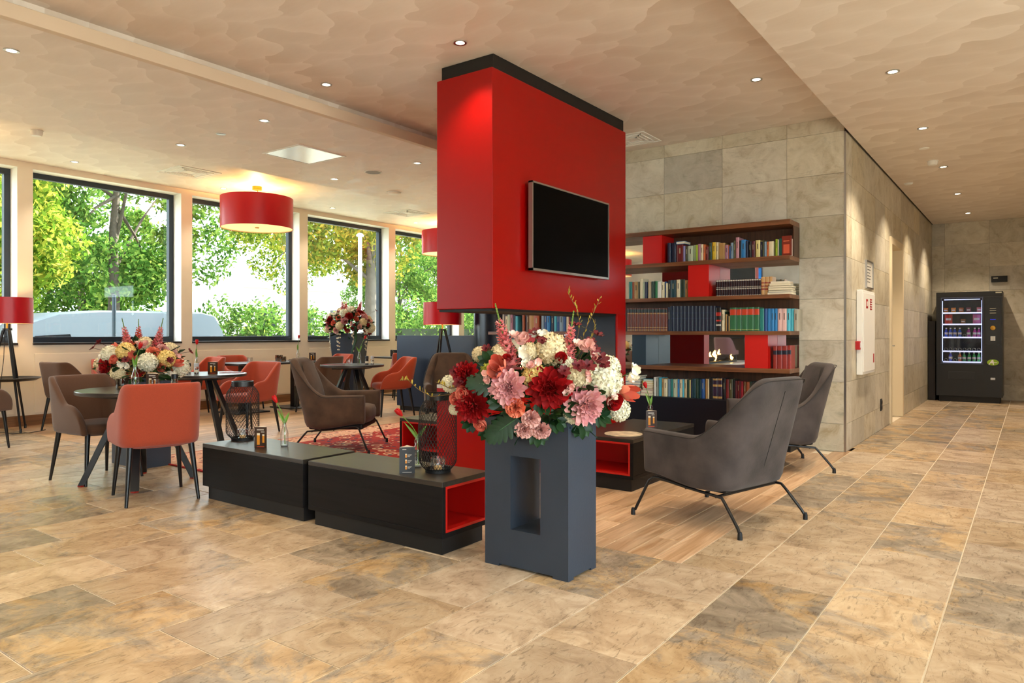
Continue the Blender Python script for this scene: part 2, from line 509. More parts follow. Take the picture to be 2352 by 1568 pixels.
# ------------------------------------------------------------------ walls
ZT = 3.62
def stone_wall(name, axis, fixed, a0, a1, phase, back, joints, holes=(), z1=3.42, rowz0=0.28, out=+1):
    """a wall clad with stone tiles; axis 'x': runs along x at y=fixed, 'y': runs along y at x=fixed"""
    bb = B()
    if axis == 'x':
        bb.box((a0 - (0.2 if name == 'wall_end' else 0), fixed + 0.012, -0.1), (a1, fixed + back, ZT))
    else:
        for (p_, q_, z_) in [(a0 + 0.03, holes[0][0] - 0.0, -0.1), (holes[0][0], holes[0][1], holes[0][2]), (holes[0][1], a1 + 0.2, -0.1)]:
            bb.box((fixed - back, p_, z_), (fixed - 0.012, q_, ZT))
    w = struct(bb.obj(name, M_WGROUT))
    zs = [0.0] + [rowz0 + 0.4245 * i for i in range(8)]
    zs = [z for z in zs if z < z1 - 0.02] + [z1]
    for r in range(len(zs) - 1):
        a = phase - 0.694 * 30 + (0.0 if joints == 'stack' else 0.347 * (r % 2))
        while a < a1:
            p, q = max(a, a0), min(a + 0.694, a1)
            a += 0.694
            if q - p < 0.03: continue
            z0_, z1_ = zs[r], zs[r + 1]
            segs = [(p, q, z0_, z1_)]
            for (h0, h1, hz) in holes:
                ns = []
                for (s0, s1, t0, t1) in segs:
                    if s1 <= h0 or s0 >= h1 or t0 >= hz:
                        ns.append((s0, s1, t0, t1)); continue
                    if s0 < h0: ns.append((s0, h0, t0, t1))
                    if s1 > h1: ns.append((h1, s1, t0, t1))
                    if t1 > hz: ns.append((max(s0, h0), min(s1, h1), hz, t1))
                segs = ns
            for (s0, s1, t0, t1) in segs:
                if s1 - s0 < 0.02 or t1 - t0 < 0.02: continue
                key = ('w', axis, round(s1 - s0, 3), round(t1 - t0, 3))
                if key not in tile_cache:
                    b2 = B(); hw = (s1 - s0) / 2 - 0.0015; hh = (t1 - t0) / 2 - 0.0015
                    if axis == 'x': b2.box((-hw, 0, -hh), (hw, 0.012, hh))
                    else: b2.box((-0.012, -hw, -hh), (0, hw, hh))
                    tile_cache[key] = b2.mesh('stone_tile', M_WTILE)
                o = bpy.data.objects.new('stone_tile', tile_cache[key]); COL.objects.link(o); o.parent = w
                sm, tm = (s0 + s1) / 2, (t0 + t1) / 2
                o.location = (sm, fixed, tm) if axis == 'x' else (fixed, sm, tm)
    return w
wall_book = stone_wall('wall_bookcase', 'x', 7.81, -5.85, -1.532, -2.094, 0.2, 'stack', z1=3.40)
wall_corr = stone_wall('wall_corridor', 'y', -1.52, 7.81, 15.5, 7.81 + 0.30, 0.2, 'stack', holes=[(10.56, 11.72, 2.48)], z1=3.24)
wall_end = stone_wall('wall_end', 'x', 15.5, -1.52, 2.6, -0.62, 0.2, 'stack', z1=3.24)
tr = struct(B().box((-1.534, 7.806, 0), (-1.516, 7.824, 3.24)).obj('trim_1', M_STEEL))
cy = struct(B().lathe([(0.33, 0), (0.33, 3.24)], 40, (-6.10, 8.02, 0)).obj('wall_column', pm('navy_gloss', '#0f1826', 0.22), smooth=60))
struct(B().box((-5.85, 8.02, -0.1), (-5.65, 15.5, ZT)).obj('wall_inner', M_CREAM))
struct(B().box((-10.9, 15.5, -0.1), (-1.75, 15.7, ZT)).obj('wall_back', M_CREAM))
RW = [(-4.4, -2.3), (-2.0, 0.1), (0.4, 2.5), (2.8, 4.9)]
bw = B(); bw.box((2.6, -5.2, -0.1), (2.8, 15.7, 0.25)); bw.box((2.6, -5.2, 3.1), (2.8, 15.7, ZT))
ys = [-5.2] + [v for w_ in RW for v in w_] + [15.7]
for i in range(0, len(ys), 2): bw.box((2.6, ys[i], 0.25), (2.8, ys[i + 1], 3.1))
struct(bw.obj('wall_right', M_CREAM))
hwl = struct(B().box((-8.06, 8.0, 0.07), (-6.30, 8.16, 1.165)).obj('wall_partition', M_NAVY, bevel=0.004))
struct(B().box((-8.02, 8.03, 0), (-6.30, 8.14, 0.07)).obj('baseboard_partition', M_MBLACK))

# rear wall (behind the photographer), pale grey marble-look
struct(B().box((-10.9, -4.9, -0.1), (2.8, -4.7, ZT)).obj('wall_rear', pm('pale_marble', '#d8d6d4', 0.35, var=0.22, vscale=1.6)))

# window wall
WX = -10.55
PITCH = 2.19
OP = [(3.854 + PITCH * k, 5.872 + PITCH * k) for k in range(-3, 5)]
bw = B()
bw.box((WX - 0.32, -5.2, -0.1), (WX, 15.7, 1.045))
bw.box((WX - 0.32, -5.2, 3.345), (WX, 15.7, ZT))
ys = [-5.2] + [v for o in OP for v in o] + [15.7]
for i in range(0, len(ys), 2):
    bw.box((WX - 0.32, ys[i], 1.045), (WX, ys[i + 1], 3.345))
wl = struct(bw.obj('wall_left', M_CREAM))
# flat raised panels below each window, and pier strips
for i, (a, b_) in enumerate(OP):
    if b_ < 0: continue
    struct(B().box((WX, a + 0.02, 0.16), (WX + 0.012, b_ - 0.02, 0.93)).obj('trim_%d' % (i + 2), M_CREAM, bevel=0.003))
struct(B().box((WX, -8.0, 0), (WX + 0.018, 15.5, 0.135)).obj('baseboard_left', M_BASEB, bevel=0.003))

def window(n, axis, a0, a1, z0, z1, plane, sill=True, out=-1):
    """framed pane; axis 'y' runs along y at x=plane"""
    fw = 0.075
    def bx(b, p0, p1, q0, q1, d0, d1):
        if axis == 'y': b.box((plane + d0, p0, q0), (plane + d1, p1, q1))
        else: b.box((p0, plane + d0, q0), (p1, plane + d1, q1))
        return b
    b = B()
    bx(b, a0, a1, z0, z0 + fw, -0.04, 0.04); bx(b, a0, a1, z1 - fw, z1, -0.04, 0.04)
    bx(b, a0, a0 + fw, z0 + fw, z1 - fw, -0.04, 0.04); bx(b, a1 - fw, a1, z0 + fw, z1 - fw, -0.04, 0.04)
    f = struct(b.obj('window_%d' % n, M_DKFRAME, bevel=0.004))
    b2 = bx(B(), a0 + fw, a1 - fw, z0 + fw, z1 - fw, -0.008, 0.008)
    b2.obj('pane', M_PANE, f)
    if sill:
        b3 = B().box((WX - 0.30, a0 - 0.0, z0 - 0.03), (WX + 0.025, a1 + 0.0, z0))
        b3.obj('sill', M_SILL, f, bevel=0.003)
    return f
n = 0
for (a, b_) in OP:
    n += 1
    window(n, 'y', a, b_, 1.075, 3.345, WX - 0.26)
    bl = B().box((WX - 0.22, a, 1.075), (WX, a + 0.004, 3.345)).box((WX - 0.22, b_ - 0.004, 1.075), (WX, b_, 3.345)).box((WX - 0.22, a, 3.341), (WX, b_, 3.345))
    struct(bl.obj('window_reveal_%d' % n, M_WHITE))
for (a, b_) in RW:
    n += 1
    window(n, 'y', a, b_, 0.25, 3.1, 2.7, sill=False)

# ------------------------------------------------------------------ ceilings
def ceil(name, x0, x1, y0, y1, z):
    return struct(B().box((x0, y0, z), (x1, y1, ZT)).obj(name, M_PLAST))
cl_corr = ceil('ceiling_corridor', -1.50, 2.6, -8.0, 15.5, 3.24)
ceil('ceiling_dining', -7.93, -5.40, -8.0, 15.5, 3.24)
ceil('ceiling_window', -10.55, -7.93, -8.0, 15.5, 3.42)
struct(B().box((-5.40, -8.0, 3.40), (-1.50, 7.82, ZT)).obj('ceiling_lounge', M_PLAST))
struct(B().box((-5.395, -4.8, 3.235), (-5.33, 7.82, 3.335)).obj('trim_20', pm('bulkhead', '#d8c4ac', 0.6), bevel=0.004))
struct(B().box((-10.9, -8.2, ZT), (2.8, 15.7, ZT + 0.15)).obj('roof', M_GROUT))

# sampling aids at the real window openings (portals add no light of their own)
def portal(loc, rot, sx, sy):
    l = bpy.data.lights.new('window_portal', 'AREA')
    l.shape = 'RECTANGLE'; l.size = sx; l.size_y = sy
    l.cycles.is_portal = True
    o = bpy.data.objects.new('window_portal', l)
    COL.objects.link(o)
    o.location = loc
    o.rotation_euler = Vector(rot).to_track_quat('-Z', 'Z').to_euler()
    return o
for (a, b_) in OP:
    portal((WX - 0.34, (a + b_) / 2, 2.21), (1, 0, 0), b_ - a, 2.2)
for (a, b_) in RW:
    portal((2.82, (a + b_) / 2, 1.675), (-1, 0, 0), b_ - a, 2.8)

# ------------------------------------------------------------------ red chimney with open fireplace
CX0, CX1, CY0, CY1 = -3.99, -3.41, 4.42, 6.69
ch = thing('fireplace_chimney', 'tall red chimney breast with see-through fireplace and black top band', 'chimney', (0, 0, 0))
HB = 1.395
B().box((CX0, CY0, HB), (CX1, CY1, 3.285)).obj('hood', M_RED, ch, bevel=0.006)
B().box((CX0 + 0.03, CY0 + 0.03, 3.285), (CX1 - 0.012, CY1 - 0.03, 3.398)).obj('top_band', M_MBLACK, ch)
B().box((CX0 + 0.015, CY0 + 0.015, HB - 0.02), (CX1 - 0.015, 6.50, HB)).obj('hood_underside', M_MBLACK, ch)
B().box((CX0, 6.505, 0.0), (CX1, CY1, HB)).obj('jamb', M_RED, ch, bevel=0.004)
B().box((CX0 + 0.02, 6.495, 0.78), (CX1 - 0.02, 6.505, HB)).obj('jamb_lining', pm('hearth_navy', '#1d2836', 0.45), ch)
B().box((CX0, CY0, 0.0), (CX1, 6.505, 0.745)).obj('base', M_RED, ch, bevel=0.004)
B().box((CX0, CY0, 0.745), (CX1, 6.505, 0.775)).obj('hearth_slab', pm('hearth_stone', '#cfcac2', 0.25), ch, bevel=0.003)
B().box((CX0 + 0.16, 4.95, 0.775), (CX1 - 0.16, 6.40, 0.80)).obj('burner_tray', M_MBLACK, ch)
mlog = pm('charred_log', '#2a1c13', 0.8, var=0.4, vscale=20, bump=0.5)
mfl = bpy.data.materials.new('flame'); mfl.use_nodes = True
_nt = mfl.node_tree; _b = _nt.nodes['Principled BSDF']
_b.inputs['Base Color'].default_value = (0, 0, 0, 1)
_b.inputs['Emission Color'].default_value = (1.0, 0.55, 0.16, 1); _b.inputs['Emission Strength'].default_value = 14
for i in range(7):
    yy = 5.05 + i * 0.2; a = random.uniform(-0.7, 0.7)
    c = Vector(((CX0 + CX1) / 2 + random.uniform(-0.05, 0.05), yy, 0.835 + 0.02 * (i % 2)))
    d = Vector((math.sin(a) * 0.11, math.cos(a) * 0.17, random.uniform(-0.01, 0.03)))
    B().tube([c - d, c, c + d], [0.03, 0.036, 0.026], 9).obj('log', mlog, ch, smooth=60)
for i in range(16):
    yy = 5.0 + i * 0.088; h = random.uniform(0.07, 0.17)
    x = (CX0 + CX1) / 2 + random.uniform(-0.09, 0.09)
    b = B(); w = random.uniform(0.018, 0.03)
    b.tube([(x, yy, 0.81), (x + 0.01, yy, 0.81 + h * 0.3), (x - 0.012, yy + 0.01, 0.81 + h * 0.65), (x + 0.006, yy + 0.015, 0.81 + h)], [w * 0.6, w, w * 0.55, 0.002], 7)
    b.obj('flame', mfl, ch, smooth=80)

# television on the chimney side
tv = thing('television', 'flat black television with silver frame mounted on the red chimney', 'television', (CX1, 5.513, 2.09), 0)
b = B()
y0, y1, z0, z1 = -0.661, 0.661, -0.37, 0.37
b.box((0.045, y0, z0), (0.085, y0 + 0.014, z1)).box((0.045, y1 - 0.014, z0), (0.085, y1, z1)).box((0.045, y0, z1 - 0.014), (0.085, y1, z1)).box((0.045, y0, z0), (0.085, y1, z0 + 0.02))
b.obj('frame', pm('tv_silver', '#a9a29b', 0.35, metal=0.8), tv)
B().box((0.05, y0 + 0.012, z0 + 0.018), (0.078, y1 - 0.012, z1 - 0.012)).obj('screen', pm('tv_screen', '#010101', 0.5, spec=0.06), tv)
B().box((0.03, y0 + 0.06, z0 + 0.06), (0.05, y1 - 0.06, z1 - 0.06)).obj('housing', M_MBLACK, tv)
B().box((0.0, -0.25, -0.2), (0.03, 0.25, 0.2)).obj('wall_bracket', M_BLACK, tv)

# ------------------------------------------------------------------ low black oak boxes
def low_bench(name, label, cat, x0, x1, y0, y1, open_side, red=True, z1=0.40):
    t = thing(name, label, cat, ((x0 + x1) / 2, (y0 + y1) / 2, 0))
    hx, hy = (x1 - x0) / 2, (y1 - y0) / 2
    th = 0.028
    zb = 0.095
    b = B()
    if open_side is None:
        b.box((-hx, -hy, zb), (hx, hy, z1 - th))
    else:
        b.box((-hx, -hy, zb), (hx, hy, zb + th))
        if open_side == '+x':
            b.box((-hx, -hy, zb + th), (hx, -hy + th, z1 - th)).box((-hx, hy - th, zb + th), (hx, hy, z1 - th)).box((-hx, -hy + th, zb + th), (hx - 0.42, hy - th, z1 - th))
            ix = (hx - 0.42, hx - 0.002, -hy + th, hy - th)
        else:
            b.box((-hx, -hy, zb + th), (-hx + th, hy, z1 - th)).box((hx - th, -hy, zb + th), (hx, hy, z1 - th)).box((-hx + th, -hy + 0.42, zb + th), (hx - th, hy, z1 - th))
            ix = (-hx + th, hx - th, -hy + 0.002, -hy + 0.42)
    b.obj('body', M_BLACKW, t, bevel=0.003)
    B().box((-hx, -hy, z1 - th), (hx, hy, z1)).obj('top', M_TOPW, t, bevel=0.003)
    B().box((-hx + 0.03, -hy + 0.03, 0), (hx - 0.03, hy - 0.03, zb)).obj('plinth', M_MBLACK, t)
    if open_side:
        r = 0.014
        xa, xb, ya, yb = ix
        za, zc = zb + th, z1 - th
        b = B()
        if open_side == '+x':
            b.box((xa, ya, za), (xb, yb, za + r)).box((xa, ya, zc - r), (xb, yb, zc)).box((xa, ya, za + r), (xb, ya + r, zc - r)).box((xa, yb - r, za + r), (xb, yb, zc - r)).box((xa, ya + r, za + r), (xa + r, yb - r, zc - r))
        else:
            b.box((xa, ya, za), (xb, yb, za + r)).box((xa, ya, zc - r), (xb, yb, zc)).box((xa, ya, za + r), (xa + r, yb, zc - r)).box((xb - r, ya, za + r), (xb, yb, zc - r)).box((xa + r, yb - r, za + r), (xb - r, yb, zc - r))
        b.obj('red_niche', M_REDIN, t)
    return t
low_bench('low_bench', 'black oak low bench carrying the tall wire lantern by the dining tables', 'bench', -4.87, -3.725, 2.87, 3.30, None)
low_bench('low_bench', 'black oak low bench with red niche in its end beside the grey planter', 'bench', -3.672, -2.55, 2.87, 3.28, '+x')
low_bench('coffee_table', 'black oak box table with red niche in front of the grey armchair', 'coffee table', -3.02, -2.42, 4.87, 6.07, '-y')
low_bench('coffee_table', 'black oak box table with red niche on the rug behind the wire lantern', 'coffee table', -4.76, -4.15, 4.76, 5.96, '-y').location.z = 0.0128

# ------------------------------------------------------------------ bookcase
bc = thing('bookcase', 'long walnut wall bookcase with red boxes, mirror back and navy base', 'bookcase', (0, 7.43, 0))
BX0, BX1 = -5.80, -1.963
D = 0.37
SH = [2.348, 1.985, 1.595, 1.222, 0.838]
SHB = [0.05, 0.044, 0.04, 0.04, 0.045]
for zt, th in zip(SH, SHB):
    B().box((BX0, 0, zt - th), (BX1, D, zt)).obj('shelf', M_WALNUT, bc, bevel=0.002)
BASEZ = 0.49
B().box((BX0, -0.02, 0.08), (BX1, D, BASEZ)).obj('base_cabinet', pm('ink_navy', '#10141f', 0.45, spec=0.3), bc, bevel=0.003)
B().box((BX0, 0.03, 0.0), (BX1, D, 0.08)).obj('plinth', M_MBLACK, bc)
def back(m, x0, x1, z0, z1, nm):
    B().box((x0, D - 0.014, z0), (x1, D, z1)).obj(nm, m, bc)
back(M_WALNUTV, -3.42, BX1, SH[1], SH[0] - SHB[0], 'back_panel')
back(M_MIRROR, BX0, -3.42, SH[1], SH[0] - SHB[0], 'mirror')
back(M_MIRROR, BX0, BX1, SH[2], SH[1] - SHB[1], 'mirror')
back(M_WALNUTV, BX0, BX1, SH[3], SH[2] - SHB[2], 'back_panel')
back(M_MIRROR, BX0, BX1, SH[4], SH[3] - SHB[3], 'mirror')
back(M_WALNUTV, BX0, BX1, BASEZ, SH[4] - SHB[4], 'back_panel')
def cub(x0, x1, r, m, nm='divider_box'):
    z0 = SH[r]; z1 = SH[r - 1] - SHB[r - 1]
    B().box((x0, 0.02, z0 + 0.001), (x1, D - 0.016, z1 - 0.001)).obj(nm, m, bc)
cub(-3.58, -3.349, 1, M_REDIN); cub(-3.04, -2.807, 2, M_REDIN); cub(-2.421, -2.184, 4, M_REDIN)
cub(-3.714, -3.543, 4, pm('teal_box', '#17303e', 0.4)); cub(-5.3, -5.05, 4, M_REDIN); cub(-4.9, -4.66, 2, M_REDIN)
B().box((BX1 - 0.012, 0.16, SH[1]), (BX1, D, SH[0] - SHB[0])).obj('end_panel', M_WALNUTV, bc)

BCOL = {'navy': '#18223f', 'dark red': '#6d1717', 'lilac': '#8f86b5', 'dark olive': '#4a4a2e', 'pale green': '#b3bfa2', 'sage green': '#9fae8c', 'lime green': '#a3c22e', 'mauve': '#a8768a', 'cream': '#ddd0ab', 'orange': '#cf6a30', 'dark green': '#1f3a2b', 'yellow': '#d6b32c', 'tan': '#b08a52', 'blue': '#24508e', 'grey blue': '#7d97ac', 'pink': '#c58c97', 'black': '#16181b', 'bright blue': '#2379b8', 'maroon': '#5a1c26', 'pale yellow': '#e0d48e', 'white': '#e2ded4', 'teal': '#1d7a74', 'pale pink': '#d9b3ab', 'rust': '#a1502b', 'beige': '#c9b48c', 'green': '#2f7a48', 'dark teal': '#16404a', 'brown': '#6a4526', 'cyan': '#4fb2c9', 'grey': '#9a9788', 'crimson': '#8d1524', 'maroon set': '#2b1016', 'tan law': '#c39a63', 'brown gilt': '#6b3324', 'navy set': '#0f1c33', 'black label': '#14171a', 'green label': '#2d6b45', 'red leather': '#8e2d25', 'purple gilt': '#2f1f38'}
NICE = {'maroon set': 'dark maroon silver-banded volume', 'tan law': 'tan law volume with red bands', 'brown gilt': 'brown gilt-banded volume', 'navy set': 'plain navy volume', 'black label': 'black book with red labels', 'green label': 'green volume with red label', 'red leather': 'red leather volume', 'purple gilt': 'dark purple gilt volume'}
BANDS = {'maroon set': [(0.02, 0.05, '#b9b4a6'), (0.40, 0.46, '#b9b4a6'), (0.52, 0.55, '#b9b4a6'), (0.90, 0.97, '#c9c4b6')], 'tan law': [(0.28, 0.36, '#8a2a1c'), (0.46, 0.52, '#8a2a1c'), (0.64, 0.70, '#8a2a1c')],
         'brown gilt': [(0.04, 0.07, '#b08d4f'), (0.15, 0.18, '#b08d4f'), (0.76, 0.79, '#b08d4f'), (0.82, 0.96, '#1d2a26')], 'black label': [(0.22, 0.29, '#b9b9b0'), (0.42, 0.48, '#b0261d'), (0.65, 0.8, '#b0261d')],
         'green label': [(0.05, 0.08, '#9aa85a'), (0.68, 0.92, '#c43d20')], 'red leather': [(0.62, 0.8, '#131a2b')], 'purple gilt': [(0.04, 0.14, '#b08d4f'), (0.60, 0.70, '#b08d4f'), (0.9, 0.98, '#b08d4f')], 'navy set': [(0.5, 0.51, '#22345a'), (0.72, 0.73, '#22345a')]}
M_PAGES = pm('pages', '#e3d9bf', 0.8)
book_parts = {}
def book(name, label, group, x0, x1, z, h, col, yfront=7.5, depth=None, lean=0.0):
    w = x1 - x0 - 0.0012
    d = depth or (0.125 + 0.03 * random.random() if h < 0.21 else 0.155 + 0.02 * random.random())
    t = min(0.004, w * 0.18)
    b = B()
    e = min(0.006, w * 0.25)
    b.prism([(-w / 2, e), (-w * 0.3, e * 0.2), (0, 0), (w * 0.3, e * 0.2), (w / 2, e), (w / 2, e + t), (-w / 2, e + t)], 0, h).box((-w / 2, e + t, 0), (-w / 2 + t, d, h)).box((w / 2 - t, e + t, 0), (w / 2, d, h))
    o = b.obj(name, pm('cover ' + col, BCOL[col], 0.42), loc=((x0 + x1) / 2, yfront + (0 if col in NICE else random.uniform(0, 0.02)), z))
    if lean: o.rotation_euler = (0, lean, 0)
    tag(o, label, 'book', group)
    B().box((-w / 2 + t, e + t, 0.003), (w / 2 - t, d - 0.004, h - 0.004)).obj('page_block', M_PAGES, o)
    if col in BANDS:
        for (a, c, bcx) in BANDS[col]:
            B().prism([(-w / 2, e - 0.0006), (-w * 0.3, e * 0.2 - 0.0008), (0, -0.0008), (w * 0.3, e * 0.2 - 0.0008), (w / 2, e - 0.0006), (w / 2, e + 0.0006), (-w / 2, e + 0.0006)], a * h, c * h).obj('spine_band', pm('band ' + bcx, bcx, 0.4), o)
    elif w > 0.018 and random.random() < 0.6:
        lc = '#a89f80' if sum(lin(BCOL[col])[:3]) < 0.6 else '#3b3630'
        B().box((-w * 0.09, -0.0010, h * 0.5), (w * 0.09, 0.001, h * 0.8)).obj('spine_title', pm('title ' + lc, lc, 0.6), o)
    return o
R1=[(-3.308,-3.269,0.225,'navy'),(-3.269,-3.242,0.224,'navy'),(-3.242,-3.211,0.224,'navy'),(-3.203,-3.12,0.199,'dark red'),(-3.12,-3.098,0.181,'lilac'),(-3.097,-3.061,0.177,'dark olive'),(-3.061,-3.01,0.177,'pale green'),(-3.01,-2.975,0.182,'sage green'),(-2.975,-2.956,0.182,'lime green'),(-2.954,-2.921,0.19,'mauve'),(-2.921,-2.892,0.183,'cream'),(-2.892,-2.868,0.18,'orange'),(-2.868,-2.833,0.152,'dark red'),(-2.83,-2.799,0.194,'dark green'),(-2.796,-2.754,0.198,'yellow'),(-2.751,-2.727,0.195,'cream'),(-2.727,-2.657,0.182,'tan'),(-2.653,-2.618,0.156,'mauve'),(-2.618,-2.605,0.156,'orange'),(-2.605,-2.591,0.142,'blue'),(-2.591,-2.56,0.176,'grey blue'),(-2.559,-2.538,0.195,'dark olive'),(-2.537,-2.501,0.228,'pink'),(-2.5,-2.481,0.195,'black'),(-2.48,-2.431,0.198,'bright blue'),(-2.431,-2.404,0.181,'navy'),(-2.402,-2.372,0.175,'black'),(-2.368,-2.335,0.174,'maroon'),(-2.331,-2.284,0.184,'pale yellow'),(-2.283,-2.259,0.165,'navy'),(-2.258,-2.241,0.18,'dark olive'),(-2.24,-2.217,0.162,'grey blue'),(-2.216,-2.192,0.16,'orange'),(-2.192,-2.143,0.159,'cream'),(-2.129,-2.107,0.179,'lime green'),(-2.106,-2.093,0.173,'white'),(-2.092,-2.06,0.184,'teal'),(-2.059,-2.042,0.178,'white'),(-2.041,-2.021,0.176,'pale pink'),(-2.02,-1.978,0.179,'white')]
R2=[(-3.793,-3.751,0.203,'teal'),(-3.75,-3.72,0.199,'rust'),(-3.719,-3.669,0.2,'tan'),(-3.668,-3.653,0.198,'dark olive'),(-3.652,-3.612,0.233,'cream'),(-3.607,-3.587,0.191,'pale green'),(-3.585,-3.554,0.192,'navy'),(-3.551,-3.506,0.193,'beige'),(-3.504,-3.466,0.194,'dark green'),(-3.465,-3.43,0.195,'green'),(-3.428,-3.385,0.188,'white'),(-3.38,-3.347,0.184,'cream'),(-3.346,-3.327,0.187,'blue'),(-3.326,-3.306,0.168,'cream'),(-3.303,-3.269,0.199,'black'),(-3.268,-3.209,0.199,'dark teal'),(-3.206,-3.161,0.202,'cream'),(-3.158,-3.104,0.203,'dark green'),(-3.101,-3.063,0.19,'tan')]
R2b=[(-2.751,-2.726,0.176,'maroon set'),(-2.725,-2.7,0.176,'maroon set'),(-2.699,-2.674,0.176,'maroon set'),(-2.673,-2.648,0.176,'maroon set'),(-2.647,-2.623,0.175,'maroon set'),(-2.621,-2.597,0.175,'maroon set'),(-2.596,-2.571,0.175,'maroon set'),(-2.57,-2.546,0.175,'maroon set'),(-2.545,-2.521,0.175,'maroon set'),(-2.519,-2.495,0.174,'maroon set'),(-2.494,-2.47,0.174,'maroon set'),(-2.469,-2.445,0.174,'maroon set'),(-2.444,-2.42,0.174,'maroon set'),(-2.419,-2.395,0.173,'maroon set'),(-2.394,-2.37,0.173,'maroon set'),(-2.369,-2.346,0.173,'maroon set'),(-2.345,-2.321,0.173,'maroon set'),(-2.32,-2.297,0.173,'maroon set'),(-2.295,-2.272,0.172,'maroon set'),(-2.269,-2.232,0.187,'tan law'),(-2.231,-2.19,0.187,'tan law'),(-2.189,-2.153,0.187,'tan law')]
R3=[(-3.806,-3.76,0.266,'brown gilt'),(-3.759,-3.714,0.265,'brown gilt'),(-3.712,-3.668,0.264,'brown gilt'),(-3.666,-3.622,0.263,'brown gilt'),(-3.62,-3.576,0.262,'brown gilt'),(-3.575,-3.531,0.262,'brown gilt'),(-3.529,-3.486,0.261,'brown gilt'),(-3.484,-3.441,0.26,'brown gilt'),(-3.439,-3.397,0.259,'brown gilt'),(-3.395,-3.352,0.258,'brown gilt'),(-3.351,-3.308,0.257,'brown gilt'),(-3.306,-3.277,0.27,'navy'),(-3.271,-3.227,0.281,'navy set'),(-3.226,-3.183,0.28,'navy set'),(-3.182,-3.139,0.279,'navy set'),(-3.138,-3.096,0.279,'navy set'),(-3.095,-3.052,0.278,'navy set'),(-3.051,-3.009,0.277,'navy set'),(-3.008,-2.966,0.277,'navy set'),(-2.965,-2.924,0.276,'navy set'),(-2.923,-2.882,0.275,'navy set'),(-2.881,-2.84,0.275,'navy set'),(-2.839,-2.798,0.274,'navy set'),(-2.797,-2.756,0.273,'navy set'),(-2.751,-2.693,0.253,'black label'),(-2.69,-2.657,0.23,'cream'),(-2.657,-2.647,0.208,'dark green'),(-2.646,-2.629,0.18,'tan'),(-2.627,-2.615,0.164,'black'),(-2.613,-2.599,0.16,'tan'),(-2.598,-2.529,0.25,'green label'),(-2.528,-2.474,0.249,'green label'),(-2.473,-2.408,0.249,'green label'),(-2.408,-2.345,0.25,'green label'),(-2.344,-2.287,0.249,'green label'),(-2.285,-2.241,0.234,'teal'),(-2.24,-2.209,0.233,'blue'),(-2.208,-2.174,0.232,'bright blue'),(-2.173,-2.139,0.231,'bright blue'),(-2.138,-2.107,0.231,'bright blue'),(-2.106,-2.063,0.23,'pale pink'),(-2.062,-2.016,0.229,'pale pink'),(-2.016,-1.978,0.228,'cyan'),(-1.977,-1.943,0.227,'cyan'),(-1.942,-1.902,0.22,'grey')]
R3l=[(-5.584,-5.543,0.2,'cream'),(-5.542,-5.5,0.236,'pale green'),(-5.496,-5.454,0.224,'mauve'),(-5.451,-5.413,0.212,'navy'),(-5.41,-5.371,0.2,'cyan'),(-5.302,-5.266,0.236,'rust'),(-5.264,-5.195,0.224,'navy'),(-5.192,-5.137,0.212,'tan'),(-5.135,-5.081,0.2,'tan'),(-5.238,-5.197,0.236,'brown'),(-5.196,-5.123,0.224,'tan'),(-5.122,-5.039,0.212,'rust'),(-5.009,-4.968,0.2,'grey blue'),(-4.966,-4.926,0.236,'blue'),(-4.924,-4.873,0.224,'bright blue'),(-4.872,-4.822,0.212,'navy'),(-4.82,-4.785,0.2,'cyan'),(-4.783,-4.748,0.236,'blue'),(-4.747,-4.69,0.224,'grey blue'),(-4.688,-4.649,0.212,'blue'),(-4.646,-4.609,0.2,'cream')]
R4=[(-2.149,-2.108,0.23,'red leather'),(-2.107,-2.057,0.232,'red leather'),(-2.057,-2.006,0.234,'red leather'),(-2.005,-1.969,0.238,'red leather')]
R5=[(-3.474,-3.446,0.18,'white'),(-3.445,-3.421,0.176,'grey'),(-3.419,-3.375,0.177,'cyan'),(-3.374,-3.354,0.17,'tan'),(-3.351,-3.312,0.161,'cream'),(-3.31,-3.269,0.163,'grey blue'),(-3.268,-3.244,0.165,'teal'),(-3.242,-3.206,0.164,'pale green'),(-3.205,-3.19,0.165,'cream'),(-3.189,-3.167,0.166,'bright blue'),(-3.165,-3.13,0.167,'cream'),(-3.129,-3.111,0.168,'cyan'),(-3.11,-3.081,0.169,'beige'),(-3.08,-3.056,0.167,'dark green'),(-3.054,-3.034,0.166,'pale yellow'),(-3.033,-3.017,0.165,'navy'),(-3.016,-2.978,0.179,'dark teal'),(-2.977,-2.946,0.176,'dark green'),(-2.945,-2.914,0.175,'dark teal'),(-2.912,-2.877,0.18,'blue'),(-2.873,-2.845,0.184,'tan'),(-2.844,-2.829,0.181,'cream'),(-2.828,-2.786,0.199,'black'),(-2.784,-2.731,0.196,'purple gilt'),(-2.729,-2.679,0.198,'purple gilt'),(-2.677,-2.646,0.196,'black'),(-2.644,-2.612,0.188,'dark red'),(-2.612,-2.57,0.19,'dark olive'),(-2.569,-2.543,0.183,'black'),(-2.542,-2.522,0.175,'maroon'),(-2.521,-2.5,0.174,'dark red'),(-2.499,-2.482,0.175,'maroon'),(-2.481,-2.456,0.173,'crimson'),(-2.454,-2.43,0.17,'brown'),(-2.427,-2.393,0.167,'rust'),(-2.391,-2.363,0.172,'dark green'),(-2.359,-2.321,0.174,'black')]
ROWN = {'R1': ('top shelf', SH[1]), 'R2': ('second shelf', SH[2]), 'R2b': ('second shelf', SH[2]), 'R3': ('third shelf', SH[3]), 'R3l': ('third shelf', SH[3]), 'R4': ('fourth shelf', SH[4]), 'R5': ('lowest shelf', BASEZ)}
